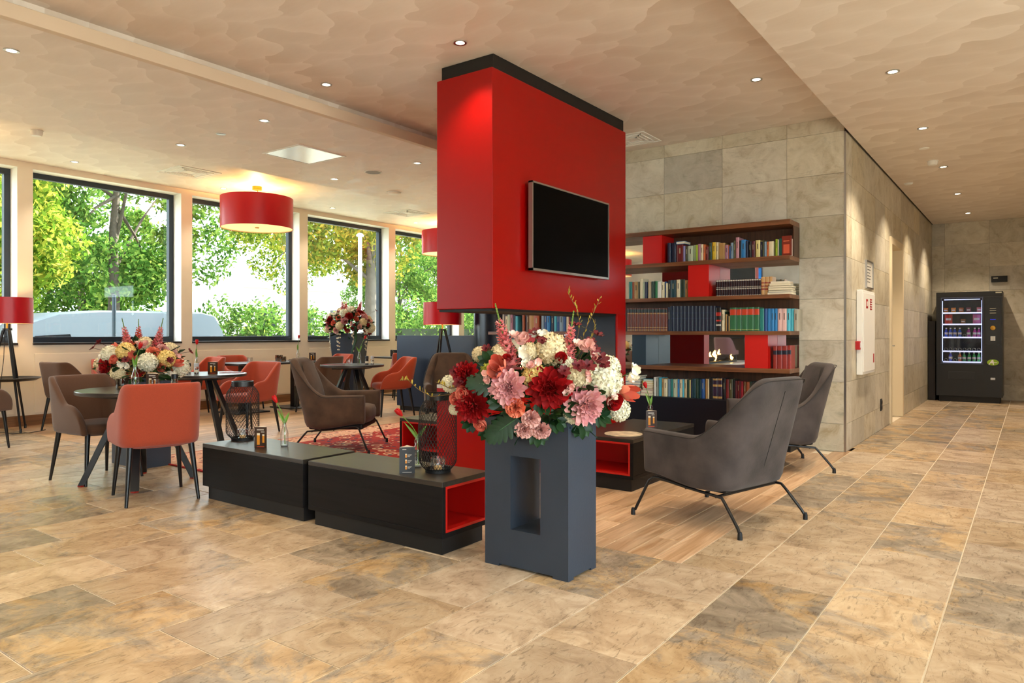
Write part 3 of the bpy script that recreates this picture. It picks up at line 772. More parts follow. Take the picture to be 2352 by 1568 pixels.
for key, tab in (('R1', R1), ('R2', R2), ('R2b', R2b), ('R3', R3), ('R3l', R3l), ('R4', R4), ('R5', R5)):
    shelf, z = ROWN[key]
    sets = {}
    for i, (x0, x1, h, c) in enumerate(tab):
        where = {'R3l': 'seen under the red hood', 'R2': 'by the red box', 'R2b': 'by the red box'}.get(key, '')
        if c in NICE:
            sets[c] = sets.get(c, 0) + 1
            lab = '%s, %s of its set, %s' % (NICE[c], ordi(sets[c]), shelf)
            grp = NICE[c] + ' set'
        else:
            lab = '%s book, %s upright from the left %s' % (c, ordi(i + 1), 'on the shelf under the red hood' if key == 'R3l' else 'on the %s' % shelf)
            grp = 'books on the ' + shelf
        hh = h + (0.03 if key == 'R5' else 0.0)
        lean = 0.0
        if key == 'R3l' and i < 5: lean = 0.0
        book('book', lab, grp, x0, x1, z, hh, c)
# books lying flat
def flat_stack(x0, x1, z, cols, label, group, yf=7.47, depth=0.17):
    for i, (c, t, dx0, dx1) in enumerate(cols):
        b = B(); w = x1 + dx1 - x0 - dx0; tt = 0.003
        b.box((-w / 2, 0, 0), (w / 2, depth, tt)).box((-w / 2, 0, t - tt), (w / 2, depth, t)).box((-w / 2, 0, tt), (-w / 2 + tt, depth, t - tt))
        o = b.obj('book', pm('cover ' + c, BCOL[c], 0.42), loc=((x0 + dx0 + x1 + dx1) / 2, yf + random.uniform(0, 0.012), z))
        tag(o, label % (c, ordi(len(cols) - i)), 'book', group)
        B().box((-w / 2 + tt, 0.003, tt), (w / 2 - 0.003, depth - 0.003, t - tt)).obj('page_block', M_PAGES, o)
        z += t + 0.0004
flat_stack(-2.195, -1.975, SH[2], [('white', .022, 0, .02), ('dark green', .022, .004, .02), ('cream', .022, .01, .015), ('dark olive', .022, .006, .02), ('cream', .024, .02, -.005), ('white', .02, .03, -.01)], '%s book, %s from the top of the flat stack on the second shelf', 'flat stack on the second shelf')
flat_stack(-3.83, -3.63, BASEZ, [('blue', .024, -.02, .01), ('black', .03, 0, 0), ('dark green', .035, 0, 0), ('rust', .03, 0, -.01), ('bright blue', .03, 0, 0), ('navy', .032, .01, 0), ('white', .026, 0, .0), ('dark olive', .02, 0, .01)], '%s book, %s from the top of the stack beside the chimney', 'flat stacks on the lowest shelf')
flat_stack(-3.60, -3.485, BASEZ, [('beige', .03, -.02, .0), ('pink', .034, -.02, .0), ('rust', .022, 0, 0), ('tan', .025, 0, 0), ('beige', .024, 0, 0), ('yellow', .028, 0, 0), ('cyan', .022, .01, 0)], '%s book, %s from the top of the stack behind the tulip bottle', 'flat stacks on the lowest shelf')
flat_stack(-3.19, -3.10, SH[1] + 0.2, [('bright blue', .03, 0, .01)], '%s paperback lying across the upright books on the top shelf, %s', 'books on the top shelf')
# front-facing red-brown book at the end of the top shelf
o = B().box((-0.045, 0, 0), (0.045, 0.028, 0.197)).obj('book', pm('cover redbrown', '#7a2a1c', 0.4), loc=(-1.925 - 0.0, 7.47, SH[1]), rotz=-0.12)
o.location = (-2.0, 7.445, SH[1])
tag(o, 'red-brown illustrated book turned face-out at the end of the top shelf', 'book', 'books on the top shelf')
B().box((-0.030, -0.001, 0.02), (0.032, 0.001, 0.11)).obj('cover_picture', pm('cover coral', '#cf5c3c', 0.5), o)
B().box((-0.03, -0.001, 0.14), (0.03, 0.001, 0.15)).obj('cover_title', pm('cover coral2', '#d9734a', 0.5), o)

# lit blue screen on the rear wall: the bookcase mirror shows it
t = thing('wall_screen', 'blue-lit screen high on the rear wall, seen in the bookcase mirror', 'screen', (-6.45, -4.7, 2.62))
B().box((-0.36, 0.0, -0.42), (0.36, 0.05, 0.42)).obj('case', M_BLACK, t, bevel=0.006)
B().box((-0.34, 0.05, -0.40), (0.34, 0.052, 0.40)).obj('display', pm('blue_screen', '#1a5fb0', 0.3, var=0.7, vscale=4, emit='#2a8fe0', estr=0.8), t)

# bar at the rear of the room (the bookcase mirror looks back at it)
t = thing('bar_counter', 'dark bar counter at the back of the room, seen in the mirror', 'bar counter', (-6.2, -2.6, 0))
B().box((-2.2, -0.30, 0.08), (2.2, 0.28, 1.06)).obj('front', pm('bar_brown', '#2e1f17', 0.45), t, bevel=0.004)
B().box((-2.25, -0.34, 1.06), (2.25, 0.34, 1.10)).obj('worktop', M_MBLACK, t, bevel=0.004)
B().box((-2.15, -0.26, 0), (2.15, 0.22, 0.08)).obj('plinth', M_MBLACK, t)
t = thing('bar_wall_unit', 'dark shelving wall behind the bar, seen in the mirror', 'shelf unit', (-6.4, -4.66, 0))
B().box((-2.3, -0.03, 0), (2.3, 0.03, 2.05)).obj('back_panel', pm('bar_panel', '#3a2a22', 0.5), t)
for z in (1.2, 1.6, 2.0): B().box((-2.3, 0.03, z), (2.3, 0.22, z + 0.03)).obj('shelf', M_WALNUT, t)

# ------------------------------------------------------------------ rug
def rug_mat():
    m, nt, b = newmat('persian_rug')
    N = nt.nodes.new; L = nt.links.new
    tc = N('ShaderNodeTexCoord')
    nz = N('ShaderNodeTexNoise'); nz.inputs['Scale'].default_value = 4; L(tc.outputs['Object'], nz.inputs['Vector'])
    def lay(scale, pos, ca, cb, prev=None, seed=0.0, metric='EUCLIDEAN'):
        mp = N('ShaderNodeMapping'); mp.inputs['Location'].default_value = (seed, seed * 0.7, 0); mp.inputs['Scale'].default_value = (1, 1, 0.01)
        L(tc.outputs['Object'], mp.inputs['Vector'])
        v = N('ShaderNodeTexVoronoi'); v.inputs['Scale'].default_value = scale; v.distance = metric
        L(mp.outputs[0], v.inputs['Vector'])
        r = N('ShaderNodeValToRGB'); r.color_ramp.interpolation = 'CONSTANT'
        r.color_ramp.elements[0].color = (1, 1, 1, 1); r.color_ramp.elements[1].position = pos; r.color_ramp.elements[1].color = (0, 0, 0, 1)
        L(v.outputs['Distance'], r.inputs['Fac'])
        mx = N('ShaderNodeMix'); mx.data_type = 'RGBA'
        L(r.outputs['Color'], mx.inputs[0])
        if prev: L(prev.outputs[2], mx.inputs[6])
        else: mx.inputs[6].default_value = lin(ca)
        mx.inputs[7].default_value = lin(cb)
        return mx
    a = lay(8, 0.34, '#a01a12', '#7c1510')
    a = lay(6, 0.40, None, '#d8ab8c', a, 1.3)
    a = lay(6, 0.27, None, '#9a1c14', a, 1.3)
    a = lay(6, 0.13, None, '#e2c4a0', a, 1.3)
    a = lay(10, 0.24, None, '#2b2a48', a, 4.1)
    a = lay(13, 0.28, None, '#dcb798', a, 7.7, 'MANHATTAN')
    a = lay(18, 0.22, None, '#b0241a', a, 9.1)
    # borders from the object's own coordinates
    sp = N('ShaderNodeSeparateXYZ'); L(tc.outputs['Object'], sp.inputs[0])
    def edge(i, half):
        ab = N('ShaderNodeMath'); ab.operation = 'ABSOLUTE'; L(sp.outputs[i], ab.inputs[0])
        su = N('ShaderNodeMath'); su.operation = 'SUBTRACT'; su.inputs[0].default_value = half; L(ab.outputs[0], su.inputs[1])
        return su
    mn = N('ShaderNodeMath'); mn.operation = 'MINIMUM'
    L(edge(0, 1.34).outputs[0], mn.inputs[0]); L(edge(1, 1.92).outputs[0], mn.inputs[1])
    r = N('ShaderNodeValToRGB'); r.color_ramp.interpolation = 'CONSTANT'
    e = r.color_ramp.elements
    e[0].position = 0; e[0].color = (1, 1, 1, 1); e[1].position = 0.02; e[1].color = (0, 0, 0, 1)
    L(mn.outputs[0], r.inputs['Fac'])
    r2 = N('ShaderNodeValToRGB'); r2.color_ramp.interpolation = 'CONSTANT'
    e = r2.color_ramp.elements
    e[0].position = 0; e[0].color = (1, 1, 1, 1); e[1].position = 0.36; e[1].color = (0, 0, 0, 1)
    L(mn.outputs[0], r2.inputs['Fac'])
    # border field: paler
    bd = lay(11, 0.26, '#d8a488', '#7d2a2a', None, 2.2)
    bd = lay(19, 0.2, None, '#3a3050', bd, 5.2)
    bd = lay(15, 0.22, None, '#ead0b4', bd, 8.2)
    m1 = N('ShaderNodeMix'); m1.data_type = 'RGBA'; L(r2.outputs['Color'], m1.inputs[0]); L(a.outputs[2], m1.inputs[6]); L(bd.outputs[2], m1.inputs[7])
    m2 = N('ShaderNodeMix'); m2.data_type = 'RGBA'; L(r.outputs['Color'], m2.inputs[0]); L(m1.outputs[2], m2.inputs[6]); m2.inputs[7].default_value = lin('#a8160f')
    L(m2.outputs[2], b.inputs['Base Color'])
    b.inputs['Roughness'].default_value = 0.9
    return m
RUGX, RUGY = -5.47, 5.33
rug = B().box((-1.34, -1.92, 0), (1.34, 1.92, 0.012)).obj('rug', rug_mat(), loc=(RUGX, RUGY, 0.0005), bevel=0.004)
tag(rug, 'red patterned oriental rug under the brown armchairs', 'rug')

# ------------------------------------------------------------------ upholstered dining chairs
def smooth(t):
    t = max(0.0, min(1.0, t)); return t * t * (3 - 2 * t)
def ucurve(w, yf, yb, r, ns=8, nb=8, na=6):
    """from the front of the right arm round the back to the front of the left arm: (x, y, nx, ny)"""
    P = []
    for i in range(ns): 
        t = i / ns; P.append((w, yf + (yb + r - yf) * t, 1, 0))
    for i in range(na):
        a = (i / na) * math.pi / 2; P.append((w - r + r * math.cos(a), yb + r - r * math.sin(a), math.cos(a), -math.sin(a)))
    for i in range(nb + 1):
        t = i / nb; P.append((w - r - (2 * w - 2 * r) * t, yb, 0, -1))
    Q = [(-x, y, -nx, ny) for (x, y, nx, ny) in P[:ns + na]][::-1]
    return P + Q
def shell_obj(name, m, parent, w, yf, yb, r, th, zb, top, recl, flare=0.0, taper=0.0, nz=6, ns=12, bottom=None, zref=0.4, capround=True, bulge=0.0):
    U = ucurve(w, yf, yb, r, ns=ns)
    rows = []
    for (x, y, nx, ny) in U:
        h = top(y)
        z0 = bottom(y) if bottom else zb
        loop = []
        def put(off, z):
            k = max(0.0, (z - zref))
            bk = smooth((0.12 - y) / 0.3)
            px = (x - nx * off) * (1 + flare * k - taper * k * smooth((-0.02 - y) / 0.2)) + nx * bulge * math.sin(min(1, max(0, (z - z0) / 0.3)) * math.pi) * (1 - bk)
            py = y - ny * off - recl * k * bk
            loop.append((px, py, z))
        hh = max(h - 0.0, z0 + 0.03)
        for j in range(nz): put(0.0, z0 + (hh - th * 0.35 - z0) * j / (nz - 1))
        put(th * 0.18, hh - th * 0.08); put(th * 0.5, hh); put(th * 0.82, hh - th * 0.08)
        for j in range(nz - 1, -1, -1): put(th, z0 + (hh - th * 0.35 - z0) * j / (nz - 1))
        rows.append(loop)
    b = B()
    n = len(rows[0])
    vs = [p for row in rows for p in row]; fs = []
    for i in range(len(rows) - 1):
        for j in range(n):
            j2 = (j + 1) % n
            fs.append((i * n + j, i * n + j2, (i + 1) * n + j2, (i + 1) * n + j))
    L0 = list(range(n)); L1 = [(len(rows) - 1) * n + j for j in range(n)]
    half = n // 2
    for Lq, flip in ((L0, False), (L1, True)):
        for j in range(half - 0):
            q = (Lq[j], Lq[n - 1 - j], Lq[n - 2 - j], Lq[j + 1]) if j + 1 < n - 2 - j else (Lq[j], Lq[n - 1 - j], Lq[j + 1])
            if j + 1 > n - 2 - j: break
            fs.append(q[::-1] if flip else q)
    b.add(vs, fs)
    return b.obj(name, m, parent, smooth=180, sub=1)

def rbox(name, m, parent, x, y0, y1, z0, z1, r=0.03, taper=0.0, sub=1, crown=0.01):
    """a soft cushion: rounded box as a grid loft"""
    b = B(); nx, ny = 8, 8
    def sup(t): return math.copysign(abs(t) ** 0.6, t)
    G = []
    for (s, zz) in ((0.90, z0), (1.0, z0 + r), (1.0, z1 - r), (0.95, z1 - r * 0.25), (0.80, z1)):
        row = []
        for k in range(28):
            a = 2 * math.pi * k / 28
            cx = sup(math.cos(a)); cyy = sup(math.sin(a))
            yy = (y0 + y1) / 2 + (y1 - y0) / 2 * cyy * (s if s < 1 else 1)
            row.append((x * cx * s * (1 - taper * (1 - cyy) / 2), yy, zz))
        G.append(row + [row[0]])
    b.grid([list(q) for q in zip(*G)])
    c = len(b.v)
    top = [G[-1][k] for k in range(28)]
    b.add(top + [(0, (y0 + y1) / 2, z1 + crown)], [(k, (k + 1) % 28, 28) for k in range(28)])
    bot = [G[0][k] for k in range(28)]
    b.add(bot, [tuple(range(27, -1, -1))])
    me = b.mesh(name, m, 180)
    import bmesh
    bm = bmesh.new(); bm.from_mesh(me); bmesh.ops.remove_doubles(bm, verts=bm.verts, dist=1e-5); bmesh.ops.recalc_face_normals(bm, faces=bm.faces); bm.to_mesh(me); bm.free()
    me.shade_smooth()
    return link(name, me, parent)

def fabric(name, col, sheen=0.25):
    return pm(name, col, 0.85, var=0.07, vscale=180, bump=0.25, bscale=420, sheen=sheen, spec=0.25)
M_ORANGE = fabric('orange_felt', '#a8442a')
M_BROWNF = fabric('brown_felt', '#5a3d2b')
def dining_chair(m):
    t = thing('dining_chair', 'x', 'chair', (0, 0, 0), 0, 'upholstered dining chairs')
    def top(y):
        k = smooth((0.02 - y) / 0.19)
        arm = 0.635
        if y > 0.02: arm = 0.43 + 0.205 * math.sqrt(max(0, 1 - ((y - 0.02) / 0.23) ** 2))
        return arm + (0.85 - 0.635) * k
    shell_obj('backrest', m, t, 0.268, 0.25, -0.25, 0.12, 0.05, 0.395, top, 0.20, flare=0.06, taper=0.12, bulge=0.012, ns=14)
    rbox('seat', m, t, 0.23, -0.22, 0.275, 0.385, 0.478, r=0.03)
    for sx in (-1, 1):
        for sy in (-1, 1):
            a = (sx * 0.20, 0.20 if sy > 0 else -0.20, 0.40)
            c = (sx * 0.235, 0.235 if sy > 0 else -0.265, 0.0)
            B().tube([a, c], [0.021, 0.011], 12).obj('leg', M_BLACK, t, smooth=50)
    return t
ch_o = dining_chair(M_ORANGE)
ch_b = dining_chair(M_BROWNF)
GCH = 'upholstered dining chairs'
CH = [
 ('o', (-5.215, 2.70), (-0.96, 0.27), 'orange felt dining chair with its back turned at the round table nearest the benches'),
 ('b', (-6.25, 2.76), (0.99, 0.12), 'brown felt armchair pulled up left of the nearest round table'),
 ('o', (-7.62, 5.08), (0.15, -0.99), 'orange felt dining chair behind the first wire lantern at the second round table'),
 ('o', (-7.62, 7.46), (-0.45, -0.9), 'orange felt dining chair in front of the navy partition edge'),
 ('b', (-8.86, 7.12), (-0.98, -0.2), 'brown felt dining chair behind the brown armchair at the long table'),
 ('o', (-9.55, 7.93), (-0.15, -0.99), 'orange felt dining chair in front of the tall tapered flower pot'),
 ('o', (-10.12, 6.62), (0.98, 0.1), 'orange felt dining chair between the window wall and the long table'),
 ('o', (-9.25, 9.42), (-0.75, 0.66), 'dark orange dining chair turned away behind the third round table'),
 ('b', (-9.72, 4.02), (-0.2, 0.98), 'brown felt dining chair under the first big window behind the flowers'),
 ('o', (-10.1, 4.72), (0.98, -0.1), 'salmon dining chair half hidden behind the bouquet on the dining side'),
 ('o', (-9.85, 5.74), (-0.1, -0.99), 'salmon dining chair beside the bouquet, below the second window pier'),
 ('b', (-8.72, 2.62), (-0.6, 0.8), 'brown felt dining chair cut off by the edge of the photo'),
]
first = {'o': ch_o, 'b': ch_b}
for kind, (x, y), f, lab in CH:
    src = ch_o if kind == 'o' else ch_b
    if first.get(kind) is not None:
        o = src; first[kind] = None
        o.location = (x, y, 0); o.rotation_euler = (0, 0, face(*f)); o['label'] = lab
    else:
        copy_tree(src, lab, GCH, (x, y, 0), face(*f))

# mauve bar stools (reflected in the bookcase mirror)
def bar_stool(label, x, y, rot):
    t = thing('bar_stool', label, 'bar stool', (x, y, 0), rot, 'mauve bar stools')
    m = fabric('mauve_felt', '#7d5f6a')
    def top(y): return 0.80 + 0.30 * smooth((0.10 - y) / 0.25)
    shell_obj('shell', m, t, 0.23, 0.18, -0.21, 0.13, 0.04, 0.70, top, 0.15, nz=5, zref=0.75)
    rbox('seat', m, t, 0.20, -0.19, 0.20, 0.69, 0.77, r=0.03)
    for sx in (-1, 1):
        for sy in (-1, 1):
            B().tube([(sx * 0.15, sy * 0.15, 0.70), (sx * 0.22, sy * 0.22, 0)], [0.016, 0.011], 8).obj('leg', M_BLACK, t, smooth=60)
    B().tube([(-0.19, 0.2, 0.25), (0.19, 0.2, 0.25)], 0.01, 6).obj('foot_rest', M_BLACK, t)
    return t
for i, (x, y) in enumerate([(-5.86, -1.1), (-5.35, -1.75), (-4.98, -1.1)]):
    bar_stool('mauve bar stool, %s from the left in the mirror reflection' % ordi(i + 1), x, y, math.pi + 0.2)

# ------------------------------------------------------------------ suede lounge armchairs
def suede(name, col):
    return pm(name, col, 0.78, var=0.36, vscale=6, bump=0.12, bscale=60, sheen=0.12, spec=0.25)
M_GREYS = suede('grey_suede', '#433b38')
M_BROWNS = suede('brown_suede', '#4e3a2b')
M_PIPE = pm('piping', '#231d1a', 0.7)
def armchair(m, label):
    t = thing('armchair', label, 'armchair', (0, 0, 0), 0, 'suede lounge armchairs')
    def top(y):
        k = smooth((-0.02 - y) / 0.30)
        return 0.57 + 0.03 * (y - 0.0) + (0.95 - 0.57) * k
    def bot(y): return 0.235 + 0.05 * smooth((y + 0.1) / 0.4)
    shell_obj('shell', m, t, 0.375, 0.335, -0.30, 0.17, 0.095, 0.25, top, 0.30, flare=0.10, taper=0.42, nz=7, ns=16, bottom=bot, zref=0.30)
    # piping along the outer top edge
    U = ucurve(0.375, 0.335, -0.30, 0.17, ns=16)
    pts = []
    for (x, y, nx, ny) in U:
        z = top(y) - 0.018; k = z - 0.30; bk = smooth((0.12 - y) / 0.3)
        pts.append(((x + nx * 0.0005) * (1 + 0.10 * k - 0.42 * k * smooth((-0.02 - y) / 0.2)), y + ny * 0.0005 - 0.30 * k * bk, z))
    B().tube(pts, 0.0035, 5).obj('piping', M_PIPE, t, smooth=80)
    # centre seam on the back
    pts = [(0.0, -0.301 - 0.30 * (z - 0.30) , z) for z in [0.27 + 0.0725 * i for i in range(9)]]
    B().tube(pts, 0.002, 4).obj('seam', M_PIPE, t)
    rbox('seat_cushion', m, t, 0.30, -0.27, 0.345, 0.28, 0.445, r=0.05, crown=0.02)
    b = B()   # leaning inner back cushion
    G = []
    for i in range(9):
        v = i / 8; z = 0.40 + 0.50 * v; wv = 0.27 * (1 - 0.16 * v) * (0.8 + 0.2 * math.sin(min(1, v * 1.0 + 0.15) * math.pi)) 
        row = []
        for j in range(9):
            u = -1 + 2 * j / 8
            row.append((wv * u, -0.185 - 0.28 * (z - 0.3) + 0.045 * (1 - abs(u) ** 3) * math.sin(math.pi * (0.08 + 0.84 * v)), z))
        G.append(row)
    b.grid(G); b.grid([[(p[0], p[1] - 0.05, p[2]) for p in row[::-1]] for row in G])
    b.obj('back_cushion', m, t, smooth=180)
    B().box((-0.29, -0.25, 0.225), (0.29, 0.30, 0.285)).obj('seat_base', M_MBLACK, t, bevel=0.02)
    for sx in (-1, 1):
        P = [(sx * 0.40, 0.375, 0.035), (sx * 0.365, 0.285, 0.24), (sx * 0.358, 0.255, 0.262), (sx * 0.352, 0.21, 0.262), (sx * 0.33, 0.0, 0.232), (sx * 0.325, -0.20, 0.215), (sx * 0.33, -0.245, 0.212), (sx * 0.335, -0.27, 0.185), (sx * 0.355, -0.372, 0.06), (sx * 0.362, -0.39, 0.03)]
        rail = B().tube(P, 0.0095, 10).obj('leg_frame', M_BLACK, t, smooth=60)
        for fp in ((sx * 0.402, 0.39), (sx * 0.364, -0.393)):
            B().lathe([(0.0, 0.0), (0.015, 0.0), (0.014, 0.03), (0.010, 0.045), (0.0, 0.045)], 12, (fp[0], fp[1], 0.0)).obj('foot_cap', M_MBLACK, rail, smooth=40)
    B().tube([(-0.33, 0.02, 0.228), (0.33, 0.02, 0.228)], 0.009, 8).obj('cross_bar', M_BLACK, t, smooth=60)
    B().tube([(-0.325, -0.2, 0.21), (0.325, -0.2, 0.21)], 0.009, 8).obj('cross_bar', M_BLACK, t, smooth=60)
    return t
a1 = armchair(M_GREYS, 'grey suede armchair with its back to the camera, nearest the planter')
a1.location = (-1.655, 4.585, 0); a1.rotation_euler = (0, 0, face(-0.965, 0.26))
a2 = copy_tree(a1, 'grey suede armchair standing before the stone wall corner', None, (-1.90, 6.66, 0), face(-0.83, -0.56))
a3 = armchair(M_BROWNS, 'brown suede armchair seen from the side on the front of the rug')
a3.location = (-5.80, 4.95, 0.0125); a3.rotation_euler = (0, 0, face(0.83, 0.55))
a4 = copy_tree(a3, 'brown suede armchair facing the camera in front of the tripod lamp', None, (-5.84, 6.80, 0.0125), face(0.72, -0.69))

# ------------------------------------------------------------------ tables
M_TTOP = wood_mat('table_top', '#3b3532', '#26211f', rough=0.28, axis='x', perobj=0.05, bump=0.03)
def round_table(label, loc, r=0.45, rot=0.4):
    t = thing('round_table', label, 'table', (loc[0], loc[1], 0), rot, 'round dining tables')
    B().lathe([(0, 0.715), (r - 0.05, 0.715), (r - 0.006, 0.722), (r, 0.728), (r, 0.748), (r - 0.004, 0.752), (0, 0.752)], 56).obj('table_top', M_TTOP, t, smooth=35)
    B().box((-0.22, -0.22, 0.69), (0.22, 0.22, 0.716)).obj('top_plate', M_MBLACK, t)
    for k in range(4):
        a = math.pi / 4 + k * math.pi / 2
        ca, sa = math.cos(a), math.sin(a)
        b = B()
        p0 = Vector((ca * 0.10, sa * 0.10, 0.69)); p1 = Vector((ca * 0.40, sa * 0.40, 0.012))
        sd = Vector((-sa, ca, 0)) * 0.030; od = Vector((ca, sa, 0)) * 0.024
        vs = [p + s1 * sd + s2 * od for p in (p0, p1) for (s1, s2) in ((-1, -1), (1, -1), (1, 1), (-1, 1))]
        b.add(vs, [(0, 1, 2, 3), (7, 6, 5, 4), (0, 4, 5, 1), (1, 5, 6, 2), (2, 6, 7, 3), (3, 7, 4, 0)])
        lg = b.obj('leg', M_BLACK, t, bevel=0.003)
        B().box((p1.x - 0.02, p1.y - 0.02, 0.0), (p1.x + 0.02, p1.y + 0.02, 0.012)).obj('glide', pm('red_glide', '#a8271b', 0.5), lg)
    return t
T1 = (-5.81, 2.88); T2 = (-7.44, 4.40); T3 = (-7.88, 6.93)
round_table('round black table nearest the camera in front of the bouquet', T1, rot=0.25)
round_table('round black table behind the low bench with the wire lantern', T2, rot=0.7)
round_table('round black table beside the navy partition', T3, rot=0.5)
def rect_table(label, x0, x1, y0, y1):
    t = thing('dining_table', label, 'table', ((x0 + x1) / 2, (y0 + y1) / 2, 0), 0, 'rectangular tables by the windows')
    hx, hy = (x1 - x0) / 2, (y1 - y0) / 2
    B().box((-hx, -hy, 0.72), (hx, hy, 0.752)).obj('table_top', M_TTOP, t, bevel=0.004)
    for sy in ((-1, 1) if hy > 0.6 else (0,)):
        B().box((-0.05, sy * hy * 0.6 - 0.05, 0.02), (0.05, sy * hy * 0.6 + 0.05, 0.72)).obj('pedestal', M_BLACK, t)
        B().box((-0.28, sy * hy * 0.6 - 0.28, 0.0), (0.28, sy * hy * 0.6 + 0.28, 0.02)).obj('base_plate', M_BLACK, t, bevel=0.004)
    return t
rect_table('long dark table beneath the second window', -10.05, -9.32, 6.05, 7.62)
rect_table('small square dark table behind the bouquet by the window', -10.1, -9.4, 4.42, 5.32)
rect_table('small square dark table beyond the tall tapered flower pot', -10.2, -9.5, 9.5, 10.4)

# ------------------------------------------------------------------ tripod floor lamps and pendants
M_SHADE = pm('red_silk_shade', '#c00018', 0.35, spec=0.5)
M_SHIN = pm('shade_lining', '#e9d7b0', 0.6)
def glow(name, col, s):
    return pm(name, col, 0.5, emit=col, estr=s)
def tripod(label, loc, rot, r=0.27, tray=False):
    t = thing('tripod_lamp', label, 'floor lamp', (loc[0], loc[1], 0), rot)
    zs0, zs1 = 1.32, 1.635
    B().lathe([(r, zs0), (r, zs1), (r - 0.004, zs1), (r - 0.004, zs0)], 48, close=True).obj('shade', [M_SHADE], t, smooth=40)
    B().lathe([(r - 0.006, zs0 + 0.002), (r - 0.006, zs1 - 0.002)], 48).obj('shade_lining', M_SHIN, t, smooth=40)
    B().lathe([(0.0, 1.235), (0.055, 1.235), (0.055, 1.26), (0.0, 1.26)], 20).obj('hub', M_BLACK, t, smooth=40)
    B().lathe([(0.012, 1.26), (0.012, 1.38), (0.0, 1.38)], 12).obj('stem', M_BRASS, t, smooth=40)
    B().lathe([(0.0, 1.385), (0.03, 1.40), (0.04, 1.44), (0.03, 1.48), (0, 1.49)], 14).obj('bulb', glow('warm_bulb', '#ffcf8a', 6), t, smooth=80)
    for k in range(3):
        a = k * 2 * math.pi / 3
        p = (math.cos(a), math.sin(a))
        lg = B().tube([(p[0] * 0.035, p[1] * 0.035, 1.25), (p[0] * 0.33, p[1] * 0.33, 0.0)], [0.019, 0.012], 8).obj('leg', M_BLACK, t, smooth=60)
        B().lathe([(0.014, 0), (0.014, 0.05), (0.0, 0.05)], 10, (p[0] * 0.325, p[1] * 0.325, 0.0)).obj('foot', M_BLACK, lg)
    if tray:
        B().lathe([(0, 0.62), (0.30, 0.62), (0.36, 0.655), (0.355, 0.66), (0.30, 0.632), (0, 0.632)], 40, (0.0, 0.0, 0)).obj('tray', M_BLACK, t, smooth=40)
        pts = [(0.05, -0.05, 1.2), (0.10, -0.08, 0.9), (0.07, -0.1, 0.6), (0.16, -0.16, 0.3), (0.25, -0.2, 0.03), (0.36, -0.1, 0.01), (0.42, 0.05, 0.008), (0.36, 0.2, 0.008), (0.28, 0.3, 0.008)]
        B().tube(pts, 0.004, 6).obj('power_cord', M_MBLACK, t, smooth=80)
    l = bpy.data.lights.new('lamp_light', 'POINT'); l.energy = 14; l.color = (1.0, 0.66, 0.32); l.shadow_soft_size = 0.05
    lo = bpy.data.objects.new('lamp_light', l); COL.objects.link(lo); lo.parent = t; lo.location = (0, 0, 1.53)
    return t
tripod('red-shaded tripod floor lamp with black tray against the window wall', (-10.12, 3.42), 0.1, tray=True)
tripod('red-shaded tripod floor lamp in front of the navy partition', (-6.76, 7.61), 0.9)
def pendant(label, loc, r=0.525):
    t = thing('pendant_lamp', label, 'pendant lamp', (loc[0], loc[1], 3.42), 0, 'red drum pendant lamps')
    z0, z1 = -0.635, -0.175
    B().lathe([(r, z0), (r, z1), (r - 0.005, z1), (r - 0.005, z0)], 64, close=True).obj('shade', M_SHADE, t, smooth=40)
    B().lathe([(r - 0.007, z0 + 0.004), (r - 0.007, z1 - 0.004)], 64).obj('shade_lining', M_SHIN, t, smooth=40)
    B().lathe([(r - 0.002, z0 - 0.001), (r - 0.002, z0 + 0.008)], 64).obj('shade_trim', M_BRASS, t, smooth=40)
    df = B().disc((0, 0, z0 + 0.02), r - 0.01, 48, down=True).obj('diffuser', pm('opal_diffuser', '#f2e3bd', 0.6, emit='#ffd98c', estr=0.75), t)
    B().lathe([(0.0, z0 + 0.005), (0.03, z0 + 0.005), (0.03, z0 + 0.018), (0, z0 + 0.018)], 16).obj('diffuser_knob', M_BRASS, t)
    B().lathe([(0, 0), (0.07, 0), (0.07, -0.05), (0, -0.05)], 24).obj('ceiling_rose', M_BRASS, t, smooth=40)
    for k in range(3):
        a = k * 2.094 + 0.3
        B().tube([(0.03 * math.cos(a), 0.03 * math.sin(a), -0.05), (r * 0.98 * math.cos(a), r * 0.98 * math.sin(a), z1 - 0.01)], 0.0016, 4).obj('hanging_wire', M_STEEL, t)
    B().tube([(0.0, 0.0, -0.05), (0.05, 0.0, -0.14), (0.11, 0.03, -0.2), (0.06, 0.02, -0.34)], 0.005, 6).obj('cord', M_BRASS, t, smooth=80)
    for zz, e in ((-0.30, 55.0),):
        l = bpy.data.lights.new('pendant_light', 'POINT'); l.energy = e; l.color = (1.0, 0.66, 0.26); l.shadow_soft_size = 0.06
        lo = bpy.data.objects.new('pendant_light', l); COL.objects.link(lo); lo.parent = t; lo.location = (0, 0, zz)
    return t
pendant('large red drum pendant lamp hanging before the second window', (-9.5, 6.48))
pendant('red drum pendant lamp half hidden by the chimney', (-9.5, 10.86))
pendant('red drum pendant lamp seen only in the bookcase mirror', (-9.5, 2.1))
pendant('red drum pendant lamp at the far end of the dining side, in the mirror', (-9.5, -2.28))

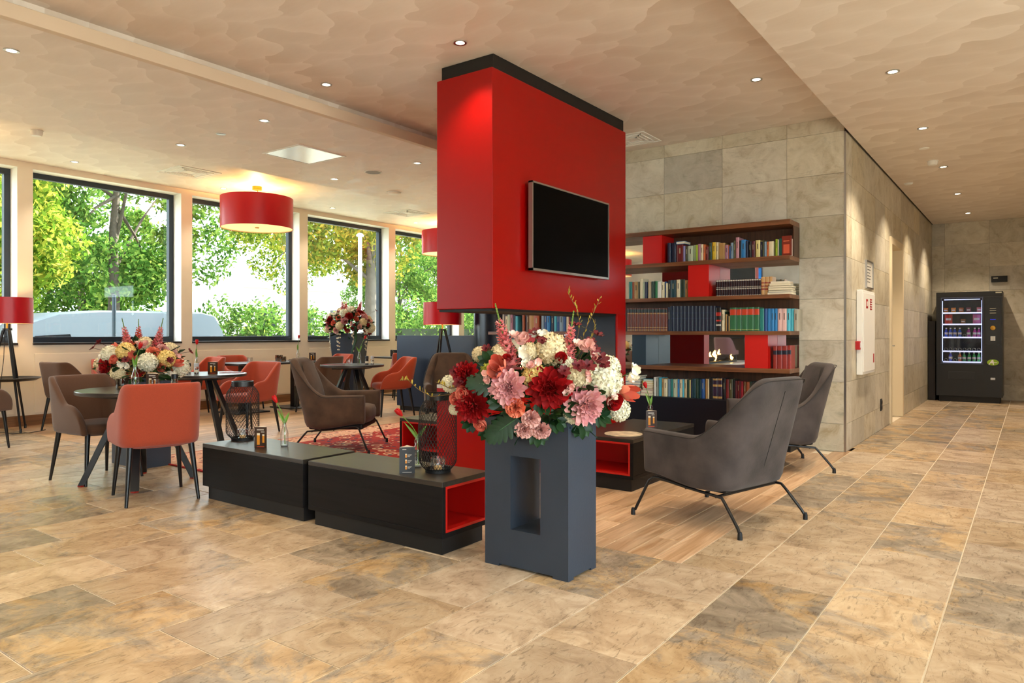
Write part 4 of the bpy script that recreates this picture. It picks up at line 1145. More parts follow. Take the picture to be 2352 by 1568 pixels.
# ------------------------------------------------------------------ planters
M_SLATEP = pm('slate_grey_fibre', '#2c3745', 0.5, var=0.1, vscale=3, bump=0.08, bscale=90)
def front_planter():
    t = thing('planter', 'tall slate-grey planter with a square-cut hole, nearest the camera', 'planter', (-2.06, 3.075, 0))
    hx, hy, zt = 0.255, 0.135, 0.765
    h0, h1, k0, k1 = -0.09, 0.092, 0.20, 0.576
    b = B()
    b.box((-hx, -hy, 0.012), (hx, hy, k0)).box((-hx, -hy, k0), (h0, hy, k1)).box((h1, -hy, k0), (hx, hy, k1)).box((-hx, -hy, k1), (hx, hy, 0.66))
    w = 0.022
    b.box((-hx, -hy, 0.66), (hx, -hy + w, zt)).box((-hx, hy - w, 0.66), (hx, hy, zt)).box((-hx, -hy + w, 0.66), (-hx + w, hy - w, zt)).box((hx - w, -hy + w, 0.66), (hx, hy - w, zt))
    b.obj('body', M_SLATEP, t)
    for sx in (-1, 1):
        for sy in (-1, 1):
            B().box((sx * hx - (0.09 if sx > 0 else 0), sy * hy - (0.05 if sy > 0 else 0), 0), (sx * hx + (0 if sx > 0 else 0.09), sy * hy + (0 if sy > 0 else 0.05), 0.012)).obj('foot', M_SLATEP, t)
    B().box((-hx + w, -hy + w, 0.66), (hx - w, hy - w, 0.70)).obj('soil', pm('moss', '#1d2412', 0.9, var=0.4, vscale=30), t)
front_planter()
t = thing('planter', 'square slate-grey planter standing behind the nearest round table', 'planter', (-6.62, 3.30, 0))
b = B(); b.box((-0.27, -0.135, 0), (0.27, 0.135, 0.70)); b.box((-0.27, -0.135, 0.70), (0.27, -0.112, 0.77)).box((-0.27, 0.112, 0.70), (0.27, 0.135, 0.77)).box((-0.27, -0.112, 0.70), (-0.247, 0.112, 0.77)).box((0.247, -0.112, 0.70), (0.27, 0.112, 0.77))
b.obj('body', M_SLATEP, t)
t = thing('planter', 'tall tapered dark planter standing before the third window', 'planter', (-9.88, 8.62, 0), 0.35)
b = B()
rt, rb, H3 = 0.25, 0.165, 1.20
def sq(r, z): return [(-r, -r, z), (r, -r, z), (r, r, z), (-r, r, z)]
b.add(sq(rb, 0) + sq(rt, H3) + sq(rt - 0.02, H3) + sq(rt - 0.03, H3 - 0.1), [(3, 2, 1, 0)] + [(i, (i + 1) % 4, 4 + (i + 1) % 4, 4 + i) for i in range(4)] + [(4 + i, 4 + (i + 1) % 4, 8 + (i + 1) % 4, 8 + i) for i in range(4)] + [(8 + i, 8 + (i + 1) % 4, 12 + (i + 1) % 4, 12 + i) for i in range(4)] + [(12, 13, 14, 15)])
b.obj('body', pm('dark_planter', '#222c3a', 0.5), t)

# ------------------------------------------------------------------ flowers
def rotm(ax, a):
    return np.array(Matrix.Rotation(a, 3, ax))
def petal(L, Wd, nu=5, nv=3, curl=0.3, cup=0.25, point=0.5, base=0.25):
    """petal along +x from the origin, facing +z; returns (verts, faces)"""
    vs = []
    for i in range(nu):
        u = i / (nu - 1)
        wid = Wd * (base + (1 - base) * math.sin(math.pi * min(1, u * 0.62 + 0.06)))
        if u > 0.6: wid *= max(0.03, 1 - point * ((u - 0.6) / 0.4) ** 2)
        for j in range(nv):
            v = -1 + 2 * j / (nv - 1)
            x = L * u; y = wid * v * 0.5
            z = L * curl * u * u + cup * Wd * (v * v) * (0.3 + 0.7 * u)
            vs.append((x, y, z))
    fs = [(i * nv + j, (i + 1) * nv + j, (i + 1) * nv + j + 1, i * nv + j + 1) for i in range(nu - 1) for j in range(nv - 1)]
    return np.array(vs), fs
def put(b, pet, M3, off, mi=0, s=1.0):
    v = (pet[0] * s) @ np.asarray(M3).T + np.asarray(off)
    b.add(v, pet[1], mi)
def ringed(b, rings, mi=0):
    """rings: (count, length, width, tilt up from flat, radius, z, curl, cup)"""
    for k, (n, L, Wd, tilt, r, z, curl, cup) in enumerate(rings):
        pt = petal(L, Wd, curl=curl, cup=cup)
        for i in range(n):
            a = 2 * math.pi * (i + 0.5 * (k % 2)) / n + random.uniform(-0.08, 0.08)
            M3 = rotm('Z', a) @ rotm('Y', -(tilt + random.uniform(-0.1, 0.1)))
            put(b, pt, M3, (r * math.cos(a), r * math.sin(a), z), mi, random.uniform(0.9, 1.08))
FL = {}
def petmat(name, c1, c2=None, rough=0.55):
    if name in MATS: return MATS[name]
    m, nt, b = newmat(name)
    N = nt.nodes.new; L = nt.links.new
    gi = N('ShaderNodeNewGeometry'); r = N('ShaderNodeValToRGB')
    r.color_ramp.elements[0].color = lin(c1); r.color_ramp.elements[1].color = lin(c2 or c1)
    L(gi.outputs['Random Per Island'], r.inputs['Fac']); L(r.outputs['Color'], b.inputs['Base Color'])
    b.inputs['Roughness'].default_value = rough
    b.inputs['Specular IOR Level'].default_value = 0.3
    b.inputs['Subsurface Weight'].default_value = 0.0
    MATS[name] = m
    return m
M_LEAF = petmat('leaf_green', '#0d2a12', '#234a1c', 0.4)
M_LEAF2 = petmat('leaf_dark', '#0e2a13', '#2a4d20', 0.45)
M_STEM = pm('stem_green', '#3a5524', 0.6)
M_TWIG = pm('twig', '#5a4220', 0.7)
M_TWLEAF = petmat('twig_leaf', '#8a7a2c', '#b59a3a')
def dahlia(c1, c2):
    b = B()
    R = [(14, 0.46, 0.20, 0.05, 0.06, -0.06, 0.10, 0.35), (14, 0.42, 0.19, 0.28, 0.06, -0.02, 0.10, 0.4), (12, 0.36, 0.17, 0.52, 0.05, 0.02, 0.12, 0.45), (11, 0.29, 0.15, 0.80, 0.04, 0.05, 0.12, 0.5), (9, 0.22, 0.12, 1.05, 0.03, 0.08, 0.1, 0.5), (7, 0.15, 0.09, 1.3, 0.015, 0.10, 0.0, 0.5)]
    ringed(b, R)
    return b.mesh('dahlia', petmat('dahlia ' + c1, c1, c2), 80)
def carnation(c1, c2):
    b = B()
    for k in range(4):
        n = 9 - k
        for i in range(n):
            L = 0.48 - 0.08 * k; nu, nv = 4, 6
            vs = []
            ph = random.random() * 6
            for iu in range(nu):
                u = iu / (nu - 1)
                for jv in range(nv):
                    v = -1 + 2 * jv / (nv - 1)
                    ang = v * 0.55
                    vs.append((L * u * math.cos(ang), L * u * math.sin(ang), 0.10 * u * math.sin(jv * 2.4 + ph) + 0.05 * u * u))
            fs = [(p * nv + q, (p + 1) * nv + q, (p + 1) * nv + q + 1, p * nv + q + 1) for p in range(nu - 1) for q in range(nv - 1)]
            a = 2 * math.pi * i / n + k
            put(b, (np.array(vs), fs), rotm('Z', a) @ rotm('Y', -(0.15 + 0.36 * k)), (0, 0, 0.02 * k))
    return b.mesh('carnation', petmat('carnation ' + c1, c1, c2), 80)
def hydrangea(c1, c2, n=120):
    b = B()
    b.lathe([(0.0, -0.30), (0.25, -0.26), (0.38, -0.05), (0.38, 0.1), (0.28, 0.3), (0.0, 0.39)], 14)
    for i in range(n):
        z = 1 - 1.45 * (i + 0.5) / n; rr = math.sqrt(max(0, 1 - z * z)); a = i * 2.39996
        nrm = Vector((rr * math.cos(a), rr * math.sin(a), z))
        q = np.array(nrm.to_track_quat('Z', 'Y').to_matrix()) @ rotm('Z', random.random() * 6)
        p = np.array(nrm) * 0.44 * random.uniform(0.92, 1.06)
        for k in range(4):
            pt = petal(0.105, 0.095, nu=3, nv=3, curl=0.25, cup=-0.12, point=0.35, base=0.35)
            put(b, pt, q @ rotm('Z', k * math.pi / 2) @ rotm('Y', random.uniform(-0.3, 0.05)), p)
    return b.mesh('hydrangea', petmat('hydrangea ' + c1, c1, c2, 0.65), 80)
def rose(c1, c2):
    b = B()
    for k in range(16):
        r = 0.06 + 0.022 * k; a = k * 2.4; tilt = 1.45 - 0.06 * k
        nu, nv = 5, 6; vs = []
        for iu in range(nu):
            u = iu / (nu - 1)
            for jv in range(nv):
                v = -1 + 2 * jv / (nv - 1)
                an = v * 0.95
                rad = r * (0.75 + 0.3 * math.sin(u * 1.7)) + 0.05 * u ** 4 * (k / 16)
                vs.append((rad * math.cos(an), rad * math.sin(an), -0.18 + (0.46 - 0.008 * k) * u * (1 - 0.10 * v * v)))
        fs = [(p * nv + q, (p + 1) * nv + q, (p + 1) * nv + q + 1, p * nv + q + 1) for p in range(nu - 1) for q in range(nv - 1)]
        put(b, (np.array(vs), fs), rotm('Z', a), (0, 0, 0))
    return b.mesh('rose', petmat('rose ' + c1, c1, c2), 80)
def tulip(c1, c2, openness=0.25):
    b = B()
    for k in range(6):
        nu, nv = 7, 5; vs = []
        for iu in range(nu):
            u = iu / (nu - 1)
            for jv in range(nv):
                v = -1 + 2 * jv / (nv - 1)
                an = v * 0.75 * (1 - 0.75 * u ** 3)
                rad = (0.30 if k % 2 else 0.27) * math.sin(math.pi * (0.10 + 0.62 * u)) + openness * u * u * 0.4
                vs.append((rad * math.cos(an), rad * math.sin(an), -0.45 + 1.0 * u))
        fs = [(p * nv + q, (p + 1) * nv + q, (p + 1) * nv + q + 1, p * nv + q + 1) for p in range(nu - 1) for q in range(nv - 1)]
        put(b, (np.array(vs), fs), rotm('Z', k * math.pi / 3), (0, 0, 0))
    return b.mesh('tulip', petmat('tulip ' + c1, c1, c2, 0.4), 80)
def cosmos(c1, c2):
    b = B()
    ringed(b, [(7, 0.5, 0.32, 0.2, 0.03, 0, 0.15, 0.2), (5, 0.2, 0.12, 0.9, 0.01, 0.02, 0.1, 0.3)])
    return b.mesh('cosmos', petmat('cosmos ' + c1, c1, c2), 80)
def freesia(c1, c2):
    b = B()
    for k in range(5):
        c = (random.uniform(-0.3, 0.3), random.uniform(-0.3, 0.3), random.uniform(-0.1, 0.2))
        tl = rotm('X', random.uniform(-0.7, 0.7)) @ rotm('Y', random.uniform(-0.7, 0.7))
        for i in range(6):
            put(b, petal(0.30, 0.22, curl=0.2, cup=0.15, point=0.6), tl @ rotm('Z', i * math.pi / 3) @ rotm('Y', -0.6), c)
    return b.mesh('freesia', petmat('freesia ' + c1, c1, c2), 80)
def snapdragon(c1, c2):
    b = B()
    b.tube([(0, 0, -0.6), (0, 0, 1.0)], [0.02, 0.008], 6, mi=1)
    for i in range(44):
        u = i / 43; z = -0.3 + 1.0 * u; s = 0.20 * (1 - 0.72 * u); a = i * 2.4
        for k in range(3):
            put(b, petal(s, s * 0.9, nu=4, nv=3, curl=0.4, cup=0.3, point=0.3, base=0.4), rotm('Z', a + (k - 1) * 0.5) @ rotm('Y', -0.3 + 0.5 * k), (0.03 * math.cos(a), 0.03 * math.sin(a), z))
    for i in range(26):
        u = i / 25; a = i * 2.4
        put(b, petal(0.07 * (1 - 0.5 * u), 0.04), rotm('Z', a) @ rotm('Y', -1.1), (0, 0, 0.68 + 0.34 * u), 1)
    return b.mesh('snapdragon', [petmat('snap ' + c1, c1, c2), petmat('snap tip', '#5f7d35', '#86a04a')], 80)
def monstera():
    b = B()
    b.tube([(0, 0, 0), (0.5, 0, 0.02), (1.0, 0, -0.06)], [0.016, 0.010, 0.004], 5, mi=1)
    for s in (-1, 1):
        for k in range(7):
            x0 = 0.04 + 0.13 * k; an = s * (1.5 - 0.17 * k); L = 0.46 * math.sin(math.pi * (0.24 + 0.085 * k))
            pt = petal(L, 0.165, nu=5, nv=3, curl=-0.12, cup=-0.05, point=0.6, base=0.75)
            put(b, pt, rotm('Z', an), (x0, 0, 0.01))
    pt = petal(0.25, 0.2, curl=-0.15, cup=0, point=0.9, base=0.8); put(b, pt, rotm('Z', 0), (0.86, 0, -0.02))
    return b.mesh('monstera_leaf', [pm('monstera', '#0c3016', 0.35, var=0.2, vscale=6), pm('monstera_rib', '#3f7040', 0.5)], 80)
def leafsprig(n=5):
    b = B()
    for i in range(n):
        a = -1.0 + 2.0 * i / (n - 1)
        put(b, petal(0.9 - 0.15 * abs(a), 0.42, nu=6, nv=3, curl=-0.1, cup=0.12, point=0.95, base=0.2), rotm('Z', a) @ rotm('Y', random.uniform(-0.3, 0.3)), (0, 0, 0))
    return b.mesh('leaf_sprig', M_LEAF, 80)
FL['dahlia_red'] = dahlia('#7c0a0c', '#b01216'); FL['dahlia_pink'] = dahlia('#d98f92', '#f0b9b4')
FL['carnation_coral'] = carnation('#d1583c', '#ec8a68'); FL['carnation_rose'] = carnation('#cf8f88', '#e9b8ac')
FL['hydrangea_white'] = hydrangea('#cfc9a6', '#f0ead4'); FL['hydrangea_cream'] = hydrangea('#cdb88c', '#ecdcb4')
FL['hydrangea_yellow'] = hydrangea('#d9b45e', '#efd58e', 90); FL['hydrangea_green'] = hydrangea('#93a12a', '#c3c55a', 60)
FL['rose_red'] = rose('#8e0a10', '#c41a1a'); FL['rose_coral'] = rose('#cc5440', '#ea8a70')
FL['tulip_coral'] = tulip('#d2513c', '#ee8a70'); FL['tulip_red'] = tulip('#b00a10', '#d01a1c', 0.0)
FL['freesia_pink'] = freesia('#e2a59b', '#f3c9bb'); FL['freesia_white'] = freesia('#e6dcc4', '#f6f0e0')
FL['cosmos_dark'] = cosmos('#4a0a12', '#6d1018')
FL['snapdragon_pink'] = snapdragon('#d4646a', '#ec9a94'); FL['snapdragon_coral'] = snapdragon('#c9453a', '#e57a66')
FL['monstera'] = monstera(); FL['sprig'] = leafsprig()
RV = Vector((math.cos(YAW), math.sin(YAW), 0)); VV = Vector((-math.sin(YAW), math.cos(YAW), 0))
NAMES = {'dahlia': 'dahlia', 'carnation': 'carnation', 'hydrangea': 'hydrangea', 'rose': 'rose', 'tulip': 'tulip', 'freesia': 'freesia', 'cosmos': 'cosmos', 'snapdragon': 'snapdragon'}
def greenery(parent, A, Bz, C, n, zc, lm=0.13, dark=True):
    b = B(); i = 0
    while i < n:
        p = Vector((random.uniform(-1, 1), random.uniform(-1, 1), random.uniform(-1.0, 0.9)))
        if p.length > 1: continue
        i += 1
        L = lm * random.uniform(0.6, 1.2)
        q = np.array(Vector((p.x, p.y, p.z * 0.6 + 0.25)).normalized().to_track_quat('X', 'Z').to_matrix())
        put(b, petal(L, L * 0.42, curl=-0.15, cup=0.12, point=0.95, base=0.2), q @ rotm('X', random.uniform(-1, 1)), (p.x * A * 0.92, p.y * C * 0.92, zc + p.z * Bz * 0.82))
    o = b.obj('greenery', M_LEAF2 if dark else M_LEAF, parent); o['kind'] = 'stuff'
    return o
def stemline(parent, a, bpt, m=None, r=0.003, name='stem'):
    mid = (Vector(a) + Vector(bpt)) / 2 + Vector((0, 0, 0.03))
    return B().tube([a, mid, bpt], r, 5).obj(name, m or M_STEM, parent, smooth=80)
def bloom(parent, key, pos, nrm, dia, roll=None):
    q = Vector(nrm).normalized().to_track_quat('Z', 'Y') @ Matrix.Rotation(random.random() * 6.28 if roll is None else roll, 3, 'Z').to_quaternion()
    o = link(NAMES.get(key.split('_')[0], key), FL[key], parent, loc=pos, rot=q.to_euler(), scale=dia)
    return o

bq = thing('flower_arrangement', 'big bouquet of red, pink and white silk flowers in the slate planter', 'bouquet', (-2.06, 3.075, 0.70))
def bpos(a, z, push=0.0, A=0.50, Bz=0.30, C=0.30, z0=0.93):
    e = 1 - (a / A) ** 2 - ((z - z0) / Bz) ** 2
    c = C * math.sqrt(max(0.02, e)) + push
    w = RV * a - VV * c
    return Vector((w.x, w.y, z - 0.70)), (RV * (a / A ** 2) + Vector((0, 0, (z - z0) / Bz ** 2 * 0.8)) - VV * (c / C ** 2)).normalized()
MAIN = [('dahlia_red', 0.032, 0.941, 0.20), ('dahlia_red', -0.336, 0.855, 0.18), ('dahlia_red', -0.369, 0.995, 0.14), ('dahlia_pink', -0.16, 0.941, 0.175), ('dahlia_pink', 0.205, 0.862, 0.19), ('carnation_coral', -0.128, 0.849, 0.10), ('carnation_rose', -0.054, 0.797, 0.095), ('carnation_rose', -0.085, 0.74, 0.10), ('carnation_rose', -0.005, 0.738, 0.10), ('hydrangea_white', 0.306, 0.959, 0.22), ('hydrangea_white', 0.39, 0.817, 0.14), ('hydrangea_cream', 0.052, 1.119, 0.20), ('hydrangea_yellow', -0.035, 0.996, 0.15), ('hydrangea_cream', -0.302, 1.094, 0.10), ('hydrangea_cream', 0.178, 0.999, 0.17), ('hydrangea_white', 0.115, 1.055, 0.10), ('hydrangea_white', -0.457, 0.945, 0.11), ('hydrangea_white', -0.435, 0.815, 0.075), ('hydrangea_white', 0.146, 0.799, 0.10), ('rose_red', 0.345, 0.871, 0.10), ('tulip_coral', 0.408, 0.914, 0.115), ('tulip_coral', -0.205, 1.049, 0.11), ('tulip_coral', -0.22, 1.015, 0.10), ('hydrangea_green', -0.259, 1.027, 0.10), ('freesia_pink', -0.11, 1.15, 0.12), ('freesia_white', 0.435, 1.004, 0.12), ('freesia_pink', 0.194, 1.115, 0.12), ('rose_coral', -0.381, 0.912, 0.085), ('rose_coral', -0.295, 0.756, 0.08), ('hydrangea_cream', -0.2, 1.10, 0.12), ('rose_red', 0.085, 1.08, 0.07), ('freesia_pink', 0.25, 1.10, 0.09), ('hydrangea_white', 0.329, 1.03, 0.15), ('rose_red', -0.169, 1.08, 0.05), ('hydrangea_cream', -0.061, 1.11, 0.11), ('freesia_white', 0.336, 0.91, 0.10), ('freesia_white', -0.09, 1.08, 0.11), ('freesia_pink', -0.05, 1.06, 0.09), ('freesia_pink', 0.13, 0.93, 0.08), ('freesia_white', 0.26, 1.06, 0.08), ('freesia_pink', -0.27, 0.98, 0.08), ('freesia_white', 0.0, 1.18, 0.09), ('rose_coral', -0.42, 0.88, 0.07), ('freesia_pink', 0.22, 1.0, 0.07)]
for key, a, z, d in MAIN:
    p, nn = bpos(a, z, {'dahlia': 0.02, 'rose': 0.055, 'tulip': 0.05, 'freesia': 0.045, 'carnation': 0.035}.get(key.split('_')[0], -0.02))
    bloom(bq, key, p, nn, d * (0.86 if 'hydrangea' in key else 1.05))
    if abs(a) > 0.38: stemline(bq, (p.x * 0.4, p.y * 0.4, 0.1), p)
for (a, z, d) in [(-0.032, 1.20, 0.055), (0.171, 1.238, 0.055), (0.284, 1.19, 0.055), (0.239, 1.155, 0.05), (0.272, 1.076, 0.075), (0.216, 1.042, 0.06), (0.167, 1.042, 0.055), (0.29, 1.05, 0.055), (-0.421, 1.009, 0.05), (-0.268, 1.121, 0.045), (0.10, 1.02, 0.05), (-0.40, 0.96, 0.05), (0.0, 1.16, 0.045), (0.255, 1.12, 0.05)]:
    p, nn = bpos(a, z, 0.07)
    bloom(bq, 'cosmos_dark', p, nn + Vector((0, 0, 0.4)), d * 1.25)
    stemline(bq, (p.x * 0.5, p.y * 0.5, 0.25), p, pm('dark_stem', '#3a1a14', 0.6), 0.0016)
for (a, z, h, lean, key) in [(-0.165, 1.10, 0.24, -0.25, 'snapdragon_pink'), (0.125, 1.08, 0.22, 0.12, 'snapdragon_pink')]:
    p, nn = bpos(a, z, -0.02)
    d = Vector((0, 0, 1)) + RV * lean - VV * 0.15
    link('snapdragon', FL[key], bq, loc=p, rot=d.to_track_quat('Z', 'Y').to_euler(), scale=h)
for (a, z, L, ang, sc) in [(-0.12, 0.79, 0.165, 3.75, 1.0), (-0.20, 0.945, 0.15, 3.0, 1.0)]:
    p, nn = bpos(a, z, 0.0)
    xd = (RV * math.cos(ang) + Vector((0, 0, math.sin(ang)))).normalized(); zd = (-VV + Vector((0, 0, 0.35))).normalized(); yd = zd.cross(xd).normalized(); zd = xd.cross(yd)
    o = link('monstera_leaf', FL['monstera'], bq, loc=p, rot=Matrix((xd, yd, zd)).transposed().to_euler(), scale=L)
for (a, z, L, ang) in [(-0.02, 0.72, 0.12, -1.6), (0.19, 0.76, 0.12, -1.5), (0.28, 0.80, 0.11, -0.6), (0.10, 0.83, 0.12, 0.6), (-0.26, 0.72, 0.10, -2.2), (-0.34, 0.76, 0.10, -2.6), (0.24, 0.83, 0.10, 0.9), (0.06, 0.78, 0.11, -0.9), (-0.2, 0.86, 0.11, 2.4), (0.30, 0.88, 0.10, -1.2), (-0.25, 1.06, 0.11, 2.2), (0.0, 0.88, 0.12, -1.2)]:
    p, nn = bpos(a, z, 0.01)
    xd = (RV * math.cos(ang) + Vector((0, 0, math.sin(ang))) - VV * 0.3).normalized(); zd = (-VV + Vector((0, 0, 0.3))).normalized(); yd = zd.cross(xd).normalized(); zd = xd.cross(yd)
    link('leaf_sprig', FL['sprig'], bq, loc=p, rot=Matrix((xd, yd, zd)).transposed().to_euler(), scale=L * 0.75)
gr = greenery(bq, 0.42, 0.25, 0.29, 560, 0.20, 0.10)
def twig(parent, pts, n=14, r=0.0028):
    b = B(); P = [Vector(p) for p in pts]
    b.tube(P, [r * (1 - 0.7 * i / len(P)) for i in range(len(P))], 5)
    for i in range(n):
        u = 0.35 + 0.65 * i / n; k = min(len(P) - 2, int(u * (len(P) - 1))); f = u * (len(P) - 1) - k
        p = P[k].lerp(P[k + 1], f)
        put(b, petal(0.022, 0.010, nu=3, nv=3), np.array(Vector((random.uniform(-1, 1), random.uniform(-1, 1), random.uniform(0, 1))).normalized().to_track_quat('X', 'Z').to_matrix()), p, 1)
    return b.obj('twig', [M_TWIG, M_TWLEAF], parent, smooth=80)
def rp(a, z, c=0.0):
    w = RV * a - VV * c; return (w.x, w.y, z - 0.70)
twig(bq, [rp(0.16, 1.0, .1), rp(0.18, 1.15, .1), rp(0.20, 1.25, .08), rp(0.185, 1.33, .05), rp(0.15, 1.39, .04), rp(0.145, 1.43, .03)])
twig(bq, [rp(0.18, 1.0, .1), rp(0.20, 1.12, .1), rp(0.23, 1.23, .1), rp(0.27, 1.31, .1), rp(0.305, 1.39, .1)])
twig(bq, [rp(0.17, 1.0, .1), rp(0.21, 1.10, .12), rp(0.26, 1.19, .14), rp(0.27, 1.27, .14)])
twig(bq, [rp(-0.30, 0.93, .2), rp(-0.42, 0.90, .15), rp(-0.55, 0.88, .1), rp(-0.62, 0.91, .05), rp(-0.68, 0.96, .03), rp(-0.73, 0.955, .02)])
twig(bq, [rp(-0.30, 0.95, .2), rp(-0.45, 0.93, .2), rp(-0.52, 0.96, .18)], 8)

def small_bouquet(label, loc, A, Bz, C, zc, n, keys, parent_grey=160, seed=3, spikes=3, trail=False):
    random.seed(seed)
    t = thing('flower_arrangement', label, 'bouquet', loc)
    for i in range(n):
        u = (i + 0.5) / n; zz = 1 - 1.35 * u; rr = math.sqrt(max(0, 1 - zz * zz)); a = i * 2.39996
        nn = Vector((rr * math.cos(a), rr * math.sin(a), zz))
        key = keys[i % len(keys)]
        d = {'dahlia': 0.17, 'hydrangea': 0.16, 'carnation': 0.12, 'rose': 0.11, 'tulip': 0.10, 'freesia': 0.12, 'cosmos': 0.07}[key.split('_')[0]] * random.uniform(0.85, 1.15)
        bloom(t, key, (nn.x * A, nn.y * C, zc + nn.z * Bz), nn, d)
    greenery(t, A, Bz, C, parent_grey, zc, 0.14)
    for k in range(spikes):
        a = k * 2.2 + 0.5
        link('snapdragon', FL['snapdragon_coral' if k % 2 else 'snapdragon_pink'], t, loc=(A * 0.45 * math.cos(a), C * 0.45 * math.sin(a), zc + Bz * 0.95), rot=Vector((0.25 * math.cos(a), 0.25 * math.sin(a), 1)).to_track_quat('Z', 'Y').to_euler(), scale=0.24)
    for k in range(7):
        a = k * 0.9
        p = (A * 1.25 * math.cos(a), C * 1.25 * math.sin(a), zc + Bz * random.uniform(0.1, 1.15))
        bloom(t, 'cosmos_dark', p, Vector(p), 0.07); stemline(t, (0, 0, zc), p, pm('dark_stem', '#3a1a14', 0.6), 0.002)
    if trail:
        for k in range(4):
            a = -1.2 + k * 0.8
            for j in range(5):
                bloom(t, 'freesia_white', (A * 0.8 * math.cos(a - 0.9), C * 0.9 * math.sin(a - 0.9), zc - Bz * 0.5 - 0.07 * j), (math.cos(a - 0.9), math.sin(a - 0.9), 0.1), 0.09 - 0.008 * j)
        for k in range(3):
            twp = [(0.1, -0.05, zc), (0.28 + 0.02 * k, -0.12, zc - 0.02), (0.33 + 0.02 * k, -0.16, zc - 0.25), (0.27 + 0.01 * k, -0.2, zc - 0.5), (0.12, -0.24, zc - 0.68)]
            B().tube(twp, [0.012, 0.014, 0.012, 0.009, 0.003], 5).obj('grass_blade', M_LEAF, t, smooth=80)
    return t
small_bouquet('bouquet of red, pink and white flowers behind the nearest round table', (-6.62, 3.30, 0.70), 0.40, 0.20, 0.30, 0.20, 46, ['hydrangea_cream', 'rose_coral', 'carnation_coral', 'dahlia_red', 'hydrangea_white', 'freesia_pink', 'rose_red', 'tulip_coral', 'carnation_rose', 'freesia_white', 'hydrangea_yellow'], spikes=3)
small_bouquet('bouquet with trailing white orchids in the tapered planter by the window', (-9.88, 8.62, 1.12), 0.40, 0.28, 0.36, 0.21, 60, ['hydrangea_white', 'dahlia_pink', 'rose_red', 'carnation_coral', 'hydrangea_cream', 'freesia_white', 'rose_coral', 'carnation_rose', 'dahlia_red', 'freesia_pink'], spikes=4, seed=5, trail=True)
random.seed(11)

# ------------------------------------------------------------------ table-top things
def bottle(label, loc, z, h=0.20, tul=(0.05, 0.0), rot=0.0, flower=True):
    """clear swing-top bottle with a single red tulip standing in it"""
    s = h / 0.20
    t = thing('glass_bottle', label, 'bottle', (loc[0], loc[1], z), rot, 'swing-top bottle vases')
    b = B()
    P = [(0.0, 0.001), (0.026, 0.001), (0.029, 0.006), (0.029, 0.095), (0.026, 0.115), (0.017, 0.140), (0.0125, 0.155), (0.0125, 0.182), (0.0155, 0.184), (0.0155, 0.196), (0.0125, 0.197)]
    b.lathe([(r * s, q * s) for r, q in P], 20)
    b.obj('bottle_glass', M_GLASS, t, smooth=50)
    B().lathe([(0.0, 0.003 * s), (0.026 * s, 0.004 * s), (0.026 * s, 0.012 * s), (0, 0.012 * s)], 18).obj('glass_foot', pm('glass_foot', '#aeb4b2', 0.1, spec=0.8), t, smooth=40)
    pts = [(0.013 * s * math.cos(a), 0.013 * s * math.sin(a), 0.176 * s) for a in np.linspace(0, 2 * math.pi, 13)]
    w = B().tube(pts, 0.0011, 4)
    for sx in (-1, 1):
        w.tube([(sx * 0.013 * s, 0, 0.176 * s), (sx * 0.024 * s, 0, 0.165 * s), (sx * 0.026 * s, 0, 0.15 * s), (sx * 0.018 * s, 0, 0.137 * s)], 0.0011, 4)
    w.obj('wire_clip', M_STEEL, t, smooth=80)
    return t
def tulip_flower(label, loc, z, h=0.20, lean=(-0.05, 0.02), L=0.13):
    """the cut tulip in a bottle: stem, two leaves, closed red head"""
    t = thing('tulip', label, 'flower', (loc[0], loc[1], z), 0, 'red tulips in bottles')
    s = h / 0.20
    top = Vector((lean[0], lean[1], h + L))
    P = [Vector((0.006, 0, 0.015 * s)), Vector((0.002, 0, h * 0.6)), Vector((0, 0, h)), Vector((lean[0] * 0.35, lean[1] * 0.35, h + L * 0.45)), top]
    B().tube(P, [0.003, 0.003, 0.003, 0.0028, 0.0025], 7).obj('stem', pm('tulip_stem', '#5f8a2a', 0.5), t, smooth=80)
    hd = (P[4] - P[3]).normalized()
    link('flower_head', FL['tulip_red'], t, loc=top + hd * 0.018, rot=hd.to_track_quat('Z', 'Y').to_euler(), scale=0.058)
    ml = pm('tulip_leaf', '#6d9a32', 0.4, var=0.15, vscale=30)
    for k, sd in enumerate((Vector(lean).to_3d() * 0.9 + Vector((-0.02, 0, 0)), Vector((-lean[0] * 0.5, -lean[1], 0)))):
        b = B(); G = []
        for i in range(8):
            u = i / 7
            c = Vector((0, 0, h * 0.82)) + Vector((sd.x, sd.y, 0)) * (u ** 1.4) * 0.8 + Vector((0, 0, (0.115 - 0.02 * k) * u * s))
            wv = 0.011 * math.sin(math.pi * (0.12 + 0.88 * u)) + 0.001
            lat = RV
            G.append([tuple(c - lat * wv), tuple(c + VV * wv * 0.5), tuple(c + lat * wv)])
        b.grid(G)
        b.obj('leaf', ml, t, smooth=180)
    return t
def cup(name, label, loc, z, r=0.04, h=0.065, m=None, candle=True, group='glass tea-light holders'):
    t = thing(name, label, 'candle holder' if candle else 'glass', (loc[0], loc[1], z), 0, group)
    B().lathe([(0, 0.001), (r * 0.86, 0.001), (r * 0.92, 0.004), (r, h * 0.5), (r * 0.98, h), (r * 0.94, h), (r * 0.95, h * 0.5), (r * 0.84, 0.008), (0, 0.008)], 24).obj('glass', m or M_GLASS, t, smooth=40)
    if candle:
        B().lathe([(0, 0.009), (r * 0.55, 0.009), (r * 0.55, 0.024), (0, 0.022)], 16).obj('tea_light', pm('candle_wax', '#c9b98e', 0.5, emit='#ffb054', estr=0.25), t, smooth=40)
    return t
M_TINT = glassmat('smoked_glass', 0.10, (0.55, 0.5, 0.45), 0.6)
